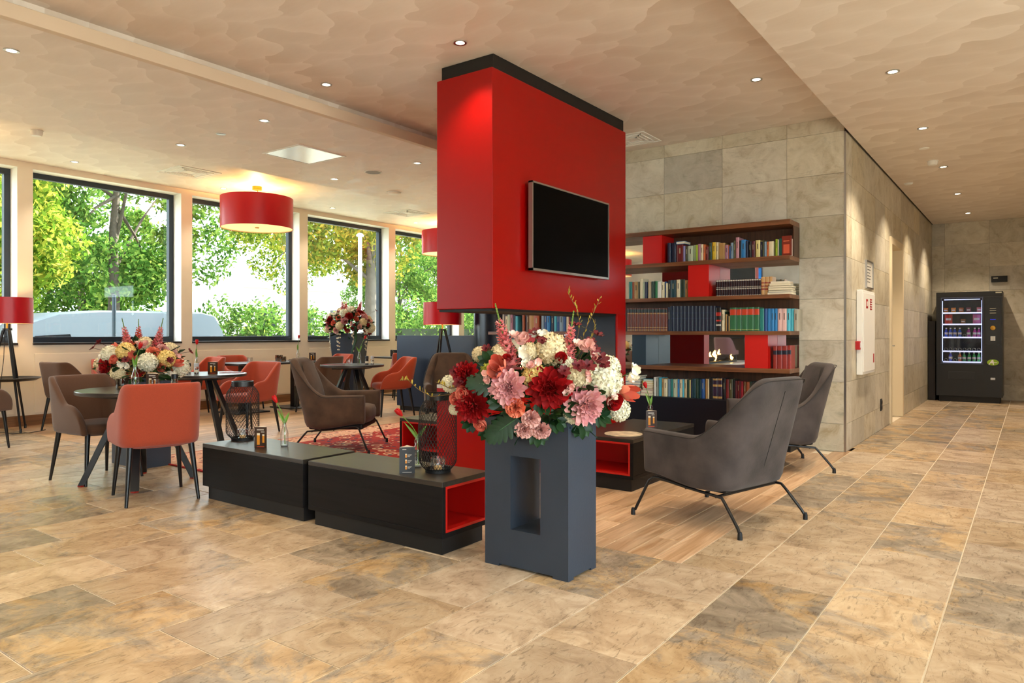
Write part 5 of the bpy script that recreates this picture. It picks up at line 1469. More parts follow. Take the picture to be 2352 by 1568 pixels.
def wire_lantern(label, loc, z, h, r, rot, handle_down=True):
    t = thing('wire_lantern', label, 'lantern', (loc[0], loc[1], z), rot, 'black wire lanterns')
    zr = h * 0.925
    def rad(u):   # u 0..1 body height
        if u < 0.14: return r * (0.66 + 0.34 * math.sin(u / 0.14 * math.pi / 2))
        if u > 0.80: return r * (0.62 + 0.38 * math.cos((u - 0.80) / 0.20 * math.pi / 2))
        return r
    nw = 34; ns = 30
    b = B()
    for d in (-1, 1):
        for k in range(nw):
            pts = []
            for i in range(ns + 1):
                u = i / ns; a = 2 * math.pi * k / nw + d * u * 2.15
                pts.append((rad(u) * math.cos(a), rad(u) * math.sin(a), 0.012 + (zr - 0.012) * u))
            b.tube(pts, 0.0013, 3, caps=False)
    b.obj('wire_mesh', M_MBLACK, t)
    B().lathe([(0, 0), (r * 0.68, 0), (r * 0.68, 0.022), (r * 0.64, 0.022), (r * 0.62, 0.008), (0, 0.008)], 40).obj('base_ring', M_MBLACK, t, smooth=40)
    B().lathe([(r * 0.645, zr - 0.006), (r * 0.665, zr - 0.004), (r * 0.665, h), (r * 0.60, h), (r * 0.60, zr - 0.006)], 40, close=True).obj('neck_ring', M_BLACK, t, smooth=40)
    pts = []
    for i in range(25):
        a = math.pi * i / 24
        pts.append((r * 0.68 * math.cos(a), -r * 1.06 * math.sin(a) ** 0.35 if 0 < i < 24 else 0, zr + 0.012 - (h * 0.62) * math.sin(a)))
    B().tube(pts, 0.0022, 5).obj('handle', M_MBLACK, t, smooth=80)
    return t
def card(label, loc, z, rot, style, w=0.075, h=0.105):
    t = thing('menu_card', label, 'menu card', (loc[0], loc[1], z), rot, 'three-sided drinks cards')
    b = B(); k = w / math.sqrt(3)
    P = [(k * math.cos(math.radians(a)), k * math.sin(math.radians(a))) for a in (-150, -30, 90)]
    poly = []
    for i in range(3):      # slightly hollow sides
        p, q = Vector(P[i]), Vector(P[(i + 1) % 3])
        for s in range(4):
            f = s / 4; c = p.lerp(q, f); c *= (1 - 0.10 * math.sin(math.pi * f)); poly.append((c.x, c.y))
    b.prism(poly, 0, h)
    body = b.obj('card_body', pm('card_black', '#14171c', 0.35) if style == 'dark' else pm('card_brown', '#3a2418', 0.35), t, smooth=30)
    B().prism([(x * 0.97, y * 0.97) for x, y in poly], h, h + 0.0006).obj('card_inside', pm('card_white', '#d9cdbd', 0.7), t)
    # flat print on the front side (facing -y)
    y = -k * 0.5 * 0.90 - 0.0012
    mb = pm('print_beer', '#d98a1e', 0.4); mf = pm('print_foam', '#e8d9b8', 0.5); mt = pm('print_text', '#b9b2a6', 0.5)
    def pr(x0, x1, z0, z1, m, nm):
        B().box((x0 * w, y, z0 * h), (x1 * w, y + 0.004, z1 * h)).obj(nm, m, t)
    if style == 'dark':
        pr(-0.42, -0.05, 0.90, 0.925, mt, 'printed_heading')
        for zz in (0.60, 0.38, 0.15):
            pr(-0.12, -0.02, zz, zz + 0.11, mb, 'printed_glass'); pr(-0.12, -0.02, zz + 0.11, zz + 0.145, mf, 'printed_foam')
            for j in range(3): pr(0.02, 0.32 - 0.07 * j, zz + 0.10 - 0.035 * j, zz + 0.112 - 0.035 * j, mt, 'printed_line')
        pr(-0.3, 0.4, 0.035, 0.05, mt, 'printed_footer')
    else:
        pr(-0.34, -0.08, 0.14, 0.60, mb, 'printed_glass'); pr(-0.35, -0.07, 0.60, 0.70, mf, 'printed_foam')
        pr(0.14, 0.34, 0.24, 0.58, mb, 'printed_glass'); pr(0.13, 0.35, 0.58, 0.65, mf, 'printed_foam')
        pr(-0.30, 0.25, 0.84, 0.90, mt, 'printed_heading'); pr(0.02, 0.36, 0.74, 0.78, mt, 'printed_line'); pr(-0.4, 0.4, 0.03, 0.08, pm('print_red', '#a8401c', 0.4), 'printed_footer')
    return t
LB = 0.40
CR = YAW     # cards face the camera
wire_lantern('tall wire lantern on the bench nearest the dining tables', (-4.80, 3.15), LB, 0.44, 0.118, YAW + 0.2)
wire_lantern('tall wire lantern on the bench beside the slate planter', (-2.78, 3.09), LB, 0.455, 0.108, YAW - 0.9)
cup('tea_light_holder', 'glass tea-light cup inside the lantern by the dining tables', (-4.80, 3.15), LB + 0.0085, 0.04, 0.07)
cup('tea_light_holder', 'glass tea-light cup inside the lantern beside the planter', (-2.775, 3.085), LB + 0.0085, 0.043, 0.075)
card('brown drinks card with two beer glasses on the bench by the dining tables', (-4.37, 3.02), LB, YAW - 0.05, 'beer', 0.088, 0.145)
card('black drinks card with three small beer glasses beside the lantern', (-2.90, 2.96), LB, YAW + 0.15, 'dark', 0.088, 0.15)
card('brown drinks card on the box table behind the grey armchair arm', (-2.63, 5.62), LB, YAW + 0.1, 'beer', 0.095, 0.14)
bottle('clear swing-top bottle on the bench beside the brown card', (-4.28, 3.14), LB, 0.185)
tulip_flower('red tulip in the bottle on the bench with the brown card', (-4.28, 3.14), LB, 0.185, (-0.045, -0.035), 0.13)
bottle('clear swing-top bottle on the bench behind the black card', (-2.98, 3.13), LB, 0.19)
tulip_flower('red tulip leaning over the black drinks card', (-2.98, 3.13), LB, 0.19, (-0.075, -0.06), 0.12)
bottle('clear swing-top bottle on the box table in front of the bookcase', (-2.68, 5.72), LB, 0.2)
tulip_flower('red tulip in the bottle on the box table before the bookcase', (-2.68, 5.72), LB, 0.2, (-0.03, -0.02), 0.13)
# round photo table mat on the box table
o = B().lathe([(0, 0), (0.15, 0), (0.15, 0.004), (0, 0.004)], 40).obj('place_mat', pm('photo_mat', '#d8c4a6', 0.4, var=0.5, vscale=14), loc=(-2.62, 5.10, LB + 0.0005))
tag(o, 'round picture mat lying on the box table before the grey armchair', 'mat')

def grinder(label, loc, z, rot=0.0, cap='#0d0d0f', body=None):
    t = thing('pepper_mill', label, 'pepper mill', (loc[0], loc[1], z), rot, 'glass spice mills')
    B().lathe([(0, 0), (0.024, 0), (0.024, 0.078), (0.020, 0.085), (0, 0.085)], 20).obj('jar', body or M_GLASS, t, smooth=40)
    B().lathe([(0, 0.004), (0.021, 0.004), (0.021, 0.06), (0, 0.06)], 16).obj('spice_filling', pm('peppercorns', '#3a2a20', 0.8, var=0.5, vscale=120), t, smooth=40)
    B().lathe([(0.0245, 0.02), (0.0248, 0.02), (0.0248, 0.05), (0.0245, 0.05)], 20).obj('paper_label', pm('label_cream', '#d9d0b8', 0.6), t)
    B().lathe([(0.022, 0.083), (0.026, 0.085), (0.025, 0.118), (0.020, 0.122), (0, 0.122)], 20).obj('grinder_cap', pm('cap ' + cap, cap, 0.4), t, smooth=40)
    return t
def tumbler(label, loc, z):
    t = cup('drinking_glass', label, loc, z, 0.042, 0.085, M_GLASS, False, 'drinking glasses on the tables')
    return t
TT = 0.752
def off(T, a, c):
    w = Vector((T[0], T[1], 0)) + RV * a - VV * c; return (w.x, w.y)
# nearest round table
cup('tea_light_holder', 'smoked glass tea-light holder on the nearest round table', off(T1, -0.11, 0.05), TT, 0.045, 0.085, M_TINT)
bottle('clear swing-top bottle on the nearest round table', off(T1, 0.01, 0.08), TT, 0.20)
tulip_flower('red tulip standing up in front of the bouquet on the nearest table', off(T1, 0.01, 0.08), TT, 0.20, (0.03, 0.02), 0.13)
card('brown drinks card on the nearest round table', off(T1, 0.13, 0.02), TT, YAW, 'beer', 0.10, 0.125)
tumbler('empty tumbler glass on the nearest round table', off(T1, 0.19, 0.14), TT)
grinder('pepper mill with black cap on the nearest round table', off(T1, 0.30, 0.03), TT)
# second round table
bottle('clear swing-top bottle on the second round table', off(T2, -0.08, 0.0), TT, 0.20)
tulip_flower('red tulip on the second round table', off(T2, -0.08, 0.0), TT, 0.20, (-0.005, 0.005), 0.13)
grinder('pepper mill beside the bottle on the second round table', off(T2, -0.13, 0.09), TT)
grinder('open spice jar on the second round table', off(T2, -0.03, 0.12), TT, cap='#b9bbbd')
card('brown drinks card on the second round table', off(T2, 0.12, 0.02), TT, YAW, 'beer', 0.11, 0.13)
# third round table
bottle('clear swing-top bottle on the third round table', off(T3, 0.10, 0.0), TT, 0.20)
tulip_flower('red tulip on the third round table', off(T3, 0.10, 0.0), TT, 0.20, (0.06, 0.045), 0.17)
tumbler('empty tumbler on the third round table', off(T3, -0.03, 0.05), TT)
grinder('black pepper mill on the third round table', off(T3, 0.22, 0.05), TT, body=pm('dark_jar', '#141414', 0.3))
grinder('steel-capped salt mill on the third round table', off(T3, 0.30, 0.06), TT, cap='#b9bbbd')
o = B().box((-0.16, -0.05, 0), (0.16, 0.05, 0.006)).obj('napkin', pm('dark_red_napkin', '#7a1626', 0.8), loc=(*off(T3, -0.24, 0.14), TT), rotz=YAW - 0.3)
tag(o, 'folded dark red napkin on the third round table', 'napkin')
o = B().box((-0.12, -0.05, 0), (0.12, 0.05, 0.006)).obj('napkin', pm('dark_red_napkin', '#7a1626', 0.8), loc=(*off(T2, 0.27, -0.1), TT), rotz=YAW)
tag(o, 'folded dark red napkin on the second round table', 'napkin')
# window tables
T4 = (-9.68, 6.8)
tumbler('tumbler at the near end of the long table', (-9.5, 6.35), TT)
cup('tea_light_holder', 'smoked glass holder on the long table before the brown chair', (-9.55, 6.98), TT, 0.05, 0.08, M_TINT)
cup('tea_light_holder', 'second smoked glass holder on the long table, farther back', (-9.75, 7.05), TT, 0.06, 0.10, M_TINT)
bottle('clear swing-top bottle on the long table', (-9.6, 7.3), TT, 0.20)
tulip_flower('red tulip on the long table under the window', (-9.6, 7.3), TT, 0.20, (0.01, 0.01), 0.17)
card('brown drinks card at the far end of the long table', (-9.55, 7.56), TT, YAW, 'beer', 0.11, 0.13)
card('dark drinks card on the square table past the planter', (-9.9, 9.75), TT, YAW, 'dark', 0.13, 0.13)
tumbler('tumbler on the square table past the planter', (-9.8, 10.0), TT)

# ------------------------------------------------------------------ ceiling fittings
M_LENS = glow('lamp_lens', '#ffe6bd', 14)
def downlight(label, x, y, z, on=True, energy=None):
    t = thing('ceiling_spotlight', label, 'ceiling light', (x, y, z), 0, 'recessed ceiling spotlights')
    B().lathe([(0.050, 0.0), (0.050, -0.006), (0.034, -0.004), (0.034, 0.0)], 24).obj('trim_ring', M_STEEL, t, smooth=40)
    B().disc((0, 0, -0.0025), 0.034, 20, down=True).obj('lens', M_LENS, t)
    l = bpy.data.lights.new('spot', 'SPOT')
    l.energy = energy or SPOT_W; l.color = WARM; l.spot_size = math.radians(105); l.spot_blend = 0.7; l.shadow_soft_size = 0.035
    o = bpy.data.objects.new('spot', l); COL.objects.link(o); o.parent = t; o.location = (0, 0, -0.02)
    return t
k = 0
cols = [('lounge', (-3.50, -5.047, -1.93), 3.40), ('dining', (-5.955, -7.455), 3.24), ('window', (-10.02,), 3.42), ('corridor', (-0.877,), 3.24)]
yl = [-2.16, -0.06, 2.04, 4.14, 6.25]
namex = {-3.50: 'in line with the chimney', -5.047: 'along the lounge ceiling edge', -1.93: 'above the grey armchairs', -5.955: 'just inside the dining ceiling', -7.455: 'by the dining ceiling step', -10.02: 'in front of the windows', -0.877: 'along the corridor'}
for nm, xsx, z in cols:
    for x in xsx:
        ysx = list(yl)
        if nm in ('dining', 'window'): ysx += [8.36, 10.47]
        if nm == 'corridor': ysx += [8.15, 10.19, 12.28, 14.36]
        c = 0
        for y in ysx:
            if nm == 'lounge' and x == -3.50 and y > 4.3: continue
            c += 1
            downlight('small recessed spotlight, %s one %s' % (ordi(c), namex[x]), x, y, z, True, SPOT_W * (3.6 if nm == 'corridor' and y > 5 else 1.0))
# square air hatches, vents, speakers, detectors
def hatch(label, x, y, z, s, name='ceiling_hatch', inner=None):
    t = thing(name, label, 'ceiling panel', (x, y, z))
    b = B(); f = 0.02
    b.box((-s, -s, -0.008), (s, -s + f, 0)).box((-s, s - f, -0.008), (s, s, 0)).box((-s, -s + f, -0.008), (-s + f, s - f, 0)).box((s - f, -s + f, -0.008), (s, s - f, 0))
    b.obj('frame', M_WHITE, t)
    B().box((-s + f, -s + f, -0.004), (s - f, s - f, 0.0)).obj('panel', inner or pm('satin_panel', '#d6d6d0', 0.22, metal=0.55), t)
    if inner is None: return t
    for r in (0.75, 0.55, 0.35):
        q = s * r
        b = B(); b.box((-q, -q, -0.012), (q, -q + 0.012, -0.004)).box((-q, q - 0.012, -0.012), (q, q, -0.004)).box((-q, -q, -0.012), (-q + 0.012, q, -0.004)).box((q - 0.012, -q, -0.012), (q, q, -0.004))
        b.obj('louvre', M_WHITE, t)
    return t
hatch('large shiny square panel in the dining ceiling', -6.72, 5.20, 3.24, 0.33)
hatch('square air vent in the ceiling between window and red pendant', -9.39, 5.34, 3.42, 0.30, 'air_vent', M_WHITE)
hatch('square air vent beyond the pendant in the dining ceiling', -9.33, 9.52, 3.42, 0.30, 'air_vent', M_WHITE)
hatch('square air vent above the bookcase in the lounge ceiling', -3.66, 7.36, 3.40, 0.24, 'air_vent', M_WHITE)
def round_fit(name, label, x, y, z, r, h, m, cat):
    t = thing(name, label, cat, (x, y, z))
    B().lathe([(r, 0), (r, -h * 0.6), (r * 0.8, -h), (0, -h)], 28).obj('cover', m, t, smooth=35)
    B().lathe([(r * 1.12, 0), (r * 1.12, -0.005), (r * 0.98, -0.006)], 28).obj('rim', M_WHITE, t, smooth=35)
    return t
round_fit('ceiling_speaker', 'flat round grey speaker in the dining ceiling', -6.744, 6.275, 3.24, 0.10, 0.006, pm('speaker_grille', '#8f8a84', 0.6), 'speaker')
round_fit('smoke_detector', 'white round detector between dining ceiling spots and speaker', -7.457, 7.344, 3.24, 0.10, 0.03, M_WHITE, 'smoke detector')
round_fit('smoke_detector', 'white smoke detector above the first window', -8.82, 3.26, 3.42, 0.06, 0.06, M_WHITE, 'smoke detector')
round_fit('smoke_detector', 'white smoke detector on the corridor ceiling', -0.95, 9.78, 3.24, 0.055, 0.05, M_WHITE, 'smoke detector')
round_fit('ceiling_sensor', 'small round sensor on the dining ceiling between two spotlights', -6.708, 4.152, 3.24, 0.045, 0.008, M_STEEL, 'sensor')
round_fit('ceiling_sensor', 'small round sensor on the corridor ceiling before the detector', -0.96, 9.05, 3.24, 0.045, 0.01, M_WHITE, 'sensor')
round_fit('ceiling_sensor', 'tiny round sensor on the corridor ceiling near the stone wall', -1.36, 11.04, 3.24, 0.05, 0.02, M_WHITE, 'sensor')

# ------------------------------------------------------------------ corridor
# door in the stone wall
M_DOOR = pm('door_cream', '#e3d3b2', 0.45)
d = struct(B().box((-1.70, 10.66, 0.01), (-1.655, 11.62, 2.39)).obj('door_1', M_DOOR, bevel=0.003))
b = B(); b.box((-1.72, 10.56, 0), (-1.50, 10.66, 2.48)).box((-1.72, 11.62, 0), (-1.50, 11.72, 2.48)).box((-1.72, 10.66, 2.39), (-1.50, 11.62, 2.48))
struct(b.obj('door_frame_1', M_DOOR, bevel=0.003))
B().box((-1.655, 10.84, 0.35), (-1.650, 10.98, 2.05)).obj('glass_strip', pm('frosted_glass', '#c9cfc6', 0.3), d)
h = B().tube([(-1.655, 11.54, 1.02), (-1.60, 11.54, 1.02), (-1.60, 11.42, 1.02)], 0.010, 8).obj('door_handle', M_STEEL, d, smooth=60)
# hose cabinet
t = thing('hose_cabinet', 'white fire hose cabinet on the stone corridor wall', 'fire cabinet', (-1.517, 8.70, 1.21))
B().box((0, -0.36, -0.455), (0.06, 0.36, 0.455)).obj('case', M_WHITE, t, bevel=0.006)
B().box((0.06, -0.33, -0.425), (0.068, 0.33, 0.425)).obj('door', M_WHITE, t, bevel=0.003)
mr = pm('sign_red', '#b3121a', 0.5)
def lab(t, x, y0, y1, z0, z1, m, nm='sticker'):
    return B().box((x, y0, z0), (x + 0.0015, y1, z1)).obj(nm, m, t)
lab(t, 0.068, -0.20, -0.10, 0.26, 0.36, mr); s = lab(t, 0.068, 0.02, 0.14, 0.25, 0.37, mr)
for i in range(4): lab(t, 0.0697, 0.03, 0.13, 0.265 + 0.026 * i, 0.275 + 0.026 * i, M_WHITE, 'printed_line')
lab(t, 0.0697, -0.175, -0.125, 0.285, 0.335, M_WHITE, 'printed_hose_symbol')
lab(t, 0.068, 0.22, 0.28, -0.34, -0.24, mr)
# framed notice
t = thing('framed_notice', 'framed white notice above the hose cabinet', 'picture frame', (-1.52, 9.06, 1.868))
b = B(); hw, hh, f = 0.21, 0.16, 0.018
b.box((0, -hw, -hh), (0.02, hw, -hh + f)).box((0, -hw, hh - f), (0.02, hw, hh)).box((0, -hw, -hh + f), (0.02, -hw + f, hh - f)).box((0, hw - f, -hh + f), (0.02, hw, hh - f))
b.obj('frame', M_STEEL, t)
B().box((0, -hw + f, -hh + f), (0.008, hw - f, hh - f)).obj('paper', pm('paper', '#e9e6dc', 0.6), t)
for i in range(6): B().box((0.008, -0.12 + 0.01 * (i % 2), 0.09 - 0.035 * i), (0.0095, 0.10 - 0.03 * (i % 3), 0.098 - 0.035 * i)).obj('printed_line', pm('print_grey', '#5a5a58', 0.6), t)
# call point
t = thing('fire_call_point', 'red fire alarm call point on the corridor wall by the armchair', 'fire alarm', (-1.52, 8.34, 1.07))
B().box((0, -0.045, -0.045), (0.045, 0.045, 0.045)).obj('case', mr, t, bevel=0.004)
B().box((0.045, -0.03, -0.022), (0.048, 0.03, 0.03)).obj('break_glass', pm('callpoint_white', '#dcdcdc', 0.3), t)
t = thing('wall_socket', 'black double socket low on the corridor wall', 'socket', (-1.52, 9.88, 0.31))
B().box((0, -0.04, -0.075), (0.012, 0.04, 0.075)).obj('plate', M_BLACK, t, bevel=0.003)
for zz in (-0.035, 0.035): B().lathe([(0.025, 0), (0.025, 0.006), (0, 0.002)], 16).obj('outlet', M_MBLACK, t, loc=(0.012, 0, zz), rot=(0, math.pi / 2, 0))
t = thing('sign_box', 'small black box sign on the end wall above the vending machine', 'sign', (-0.47, 15.5, 2.17))
B().box((-0.12, -0.06, -0.055), (0.12, 0, 0.055)).obj('case', M_MBLACK, t, bevel=0.004)
B().box((-0.09, -0.062, 0.01), (-0.02, -0.06, 0.025)).obj('lit_mark', pm('pale_print', '#c9c2ac', 0.5), t)
o = B().box((-1.515, 14.85, 0), (-1.40, 15.45, 1.42)).obj('side_panel', pm('dark_brown_panel', '#20140c', 0.5), bevel=0.004)  # plain narrow dark brown box in the gap beside the machine
o.name = 'narrow_dark_panel'
tag(o, 'narrow dark brown panel between vending machine and corridor wall', 'cabinet')

# vending machine
VMX0, VMX1, VMY = -1.375, -0.40, 14.70
vm = thing('vending_machine', 'black snack and drink vending machine at the end of the corridor', 'vending machine', ((VMX0 + VMX1) / 2, VMY, 0))
hw = (VMX1 - VMX0) / 2; DP = 0.74
wx0, wx1, wz0, wz1 = -hw + 0.07, -hw + 0.70, 0.66, 1.83
b = B(); b.box((-hw, 0.0, 0.10), (hw, DP, wz0)).box((-hw, 0.0, wz1), (hw, DP, 1.92)).box((-hw, 0.0, wz0), (wx0, DP, wz1)).box((wx1, 0.0, wz0), (hw, DP, wz1)).box((wx0, 0.45, wz0), (wx1, DP, wz1))
b.obj('cabinet', pm('vending_black', '#0b0b0d', 0.35), vm, bevel=0.004)
B().box((-hw + 0.04, 0.04, 0), (hw - 0.04, DP - 0.04, 0.10)).obj('plinth', M_MBLACK, vm)
B().box((wx0, 0.43, wz0), (wx1, 0.45, wz1)).obj('inner_back', pm('vending_inner', '#2a2c3a', 0.5), vm)
b = B(); f = 0.018
b.box((wx0, -0.004, wz0), (wx1, 0.01, wz0 + f)).box((wx0, -0.004, wz1 - f), (wx1, 0.01, wz1)).box((wx0, -0.004, wz0 + f), (wx0 + f, 0.01, wz1 - f)).box((wx1 - f, -0.004, wz0 + f), (wx1, 0.01, wz1 - f))
b.obj('window_frame', pm('vending_frame', '#3a3f55', 0.3), vm)
B().box((wx0 + f, 0.0, wz0 + f), (wx1 - f, 0.006, wz1 - f)).obj('window_pane', M_PANE, vm)
VZ = [0.70, 0.885, 1.13, 1.36, 1.56]
M_STRIP = glow('shelf_strip', '#cfd4ff', 1.0)
for z in VZ:
    tr_ = B().box((wx0 + 0.03, 0.05, z - 0.012), (wx1 - 0.03, 0.43, z)).obj('tray', pm('vending_tray', '#50535f', 0.4), vm)
    B().box((wx0 + 0.03, 0.042, z - 0.016), (wx1 - 0.03, 0.05, z + 0.008)).obj('price_strip', M_STRIP, tr_)
B().box((wx0 + 0.022, 0.03, wz0 + 0.05), (wx0 + 0.028, 0.05, wz1 - 0.06)).obj('light_tube', glow('tube_light', '#b9c4ff', 2.6), vm)
B().box((wx1 - 0.028, 0.03, wz0 + 0.05), (wx1 - 0.022, 0.05, wz1 - 0.06)).obj('light_tube', glow('tube_light', '#b9c4ff', 2.6), vm)
B().box((wx0 + 0.05, 0.03, wz1 - 0.045), (wx1 - 0.05, 0.05, wz1 - 0.035)).obj('light_tube', glow('tube_light', '#b9c4ff', 2.6), vm)
for z in VZ[:3]:
    for i in range(8):
        x = wx0 + 0.07 + i * 0.07
        P = [(x + 0.024 * math.cos(a), 0.06 + 0.008 * a, z + 0.03 + 0.024 * math.sin(a)) for a in np.linspace(0, 12, 30)]
        B().tube(P, 0.0025, 4).obj('spiral', M_STEEL, vm, smooth=80)
B().box((-hw + 0.19, -0.006, 0.40), (-hw + 0.58, 0.0, 0.53)).obj('delivery_flap', pm('flap', '#151518', 0.3), vm, bevel=0.004)
cxp = wx1 + (hw - wx1) / 2
B().box((wx1 + 0.03, -0.004, 1.0), (hw - 0.03, 0.0, 1.80)).obj('control_panel', pm('panel_black', '#101114', 0.25), vm)
B().lathe([(0, 0), (0.04, 0), (0.036, 0.008), (0, 0.01)], 24).obj('coin_disc', M_BRASS, vm, loc=(cxp, -0.004, 1.29), rot=(math.pi / 2, 0, 0))
kp = B().box((cxp - 0.035, -0.012, 1.07), (cxp + 0.035, -0.004, 1.15)).obj('keypad', M_STEEL, vm)
for i in range(3):
    for j in range(4): B().box((cxp - 0.03 + 0.022 * i, -0.015, 1.075 + 0.018 * j), (cxp - 0.014 + 0.022 * i, -0.012, 1.088 + 0.018 * j)).obj('key', pm('key', '#e0ddd4', 0.5), kp)
for z in (1.62, 1.58, 1.54): B().box((cxp - 0.045, -0.006, z), (cxp + 0.045, -0.004, z + 0.01)).obj('printed_line', pm('print_pale', '#a9a690', 0.5), vm)
B().box((cxp - 0.04, -0.006, 1.43), (cxp + 0.04, -0.004, 1.44)).obj('display', glow('blue_display', '#2030d0', 1.0), vm)
B().box((hw - 0.10, -0.006, 1.885), (hw - 0.015, 0.0, 1.905)).obj('name_plate', pm('print_pale', '#a9a690', 0.5), vm)
lg = B().lathe([(0, 0.006), (0.082, 0.006), (0.085, 0.0), (0, 0.0)], 32).obj('logo_badge', pm('logo_green', '#8fb51e', 0.4), vm, loc=(cxp + 0.0, -0.004, 0.70), rot=(math.pi / 2, 0, 0), smooth=40)
lg.scale = (1, 0.62, 1)
LA = [(-0.045, -0.04), (-0.028, -0.04), (-0.012, -0.012), (0.016, -0.012), (0.020, -0.04), (0.038, -0.04), (0.026, 0.042), (0.006, 0.042)]
fo = B().prism(LA, 0, 0.001).obj('logo_letter', M_WHITE, vm, loc=(cxp - 0.02, -0.0108, 0.70), rot=(math.pi / 2, 0, 0))
B().box((cxp - 0.02, -0.0125, 0.695), (cxp + 0.06, -0.0115, 0.703)).obj('logo_line', M_WHITE, vm)
B().box((cxp - 0.035, -0.02, 0.40), (cxp + 0.035, 0.0, 0.44)).obj('coin_return', M_STEEL, vm, bevel=0.008)
def product(kind, col, label, x, z, s=1.0):
    gx = (VMX0 + VMX1) / 2 + wx0 + x; gy = VMY + 0.11
    m = pm('pack ' + col, col, 0.35)
    if kind == 'bottle':
        t = thing('drink_bottle', label, 'bottle', (gx, gy, z), 0, 'drinks in the vending machine')
        B().lathe([(0, 0.0), (0.026, 0.0), (0.028, 0.01), (0.027, 0.10), (0.012, 0.135), (0.011, 0.15), (0, 0.15)], 14).obj('bottle_body', pm('drink ' + col, col, 0.15, spec=0.7), t, smooth=40)
        B().lathe([(0.0135, 0.148), (0.0135, 0.165), (0, 0.165)], 12).obj('cap', M_WHITE, t)
        B().lathe([(0.0285, 0.05), (0.0288, 0.05), (0.0288, 0.085), (0.0285, 0.085)], 14).obj('wrapper', pm('pack_white', '#d5d2de', 0.4), t)
    else:
        w, h = (0.115, 0.17) if kind == 'bag' else (0.07, 0.09)
        t = thing('snack_bag', label, 'snack', (gx, gy, z), 0, 'snacks in the vending machine')
        G = []
        for i in range(7):
            v = i / 6
            G.append([(w / 2 * u * (1 if 0 < i < 6 else 1.03), -0.028 * math.cos(u * 1.45) * math.sin(math.pi * v) - 0.002, h * v) for u in np.linspace(-1, 1, 6)])
        b = B(); b.grid(G); b.grid([[(p[0], -p[1], p[2]) for p in r[::-1]] for r in G])
        b.obj('packet', m, t, smooth=80)
        B().box((-w * 0.35, -0.031, h * 0.4), (w * 0.35, -0.02, h * 0.62)).obj('packet_print', pm('pack_white', '#d5d2de', 0.4), t)
    return t
k = 0
for x, c, nm in [(0.07, '#c8772e', 'orange'), (0.185, '#d98a24', 'golden'), (0.30, '#b5662e', 'brown'), (0.41, '#7a3040', 'dark red')]:
    product('small', c, '%s snack packet on the top row of the vending machine' % nm, x, VZ[4])
product('small', '#c9707a', 'pink snack packet at the end of the top vending row', 0.565, VZ[4])
product('bag', '#c4301c', 'big red crisp bag in the second vending row', 0.11, VZ[3])
product('bag', '#c96aa8', 'big pink and white crisp bag in the second vending row', 0.53, VZ[3])
product('small', '#8a5a34', 'small brown packet in the middle of the second vending row', 0.33, VZ[3])
for i, (x, c, nm) in enumerate([(0.075, '#2a4fd0', 'blue'), (0.14, '#2d58d8', 'blue'), (0.205, '#2a50c8', 'blue'), (0.28, '#2f5ad0', 'blue'), (0.41, '#a02fa0', 'purple'), (0.50, '#c03aa8', 'purple'), (0.56, '#b02f98', 'purple')]):
    product('bottle', c, '%s drink bottle, %s from the left in the middle vending row' % (nm, ordi(i + 1)), x, VZ[2])
for i, (x, c, nm) in enumerate([(0.14, '#3a4ad0', 'blue'), (0.28, '#c87a5a', 'orange'), (0.345, '#4a9a6a', 'green'), (0.42, '#4aa86a', 'green'), (0.49, '#3f9a5a', 'green'), (0.56, '#58c878', 'pale green')]):
    product('bottle', c, '%s drink bottle, %s from the left in the bottom vending row' % (nm, ordi(i + 1)), x, VZ[0])

# ------------------------------------------------------------------ outside
GZ = -0.22
o = struct(B().box((-90, -60, GZ - 0.2), (-10.9, 90, GZ)).obj('ground', pm('lawn_and_road', '#77785e', 0.9, var=0.25, vscale=0.4)))
struct(B().box((-22.5, -60, GZ), (-16.4, 90, GZ + 0.01)).obj('road', pm('asphalt', '#8d8c88', 0.85)))
def leafmat(name, c1, c2, c3):
    m = bpy.data.materials.new(name); m.use_nodes = True
    nt = m.node_tree; nt.nodes.clear(); N = nt.nodes.new; L = nt.links.new
    o = N('ShaderNodeOutputMaterial'); mix = N('ShaderNodeMixShader'); mix.inputs[0].default_value = 0.4
    d = N('ShaderNodeBsdfDiffuse'); t = N('ShaderNodeBsdfTranslucent')
    g_ = N('ShaderNodeNewGeometry'); r = N('ShaderNodeValToRGB')
    e = r.color_ramp.elements; e[0].color = lin(c1); e[1].color = lin(c3); q = e.new(0.55); q.color = lin(c2)
    L(g_.outputs['Random Per Island'], r.inputs['Fac'])
    L(r.outputs['Color'], d.inputs['Color']); L(r.outputs['Color'], t.inputs['Color'])
    L(d.outputs[0], mix.inputs[1]); L(t.outputs[0], mix.inputs[2]); L(mix.outputs[0], o.inputs[0])
    return m
M_L1 = leafmat('foliage_yellowgreen', '#3c5a18', '#76922e', '#c2b84c')
M_L2 = leafmat('foliage_green', '#2c4c1c', '#557c34', '#8aa04a')
M_L3 = leafmat('foliage_autumn', '#465c20', '#7a842e', '#b2943c')
M_BARK = pm('bark', '#4a4238', 0.9, var=0.3, vscale=12, bump=0.5, bscale=25)
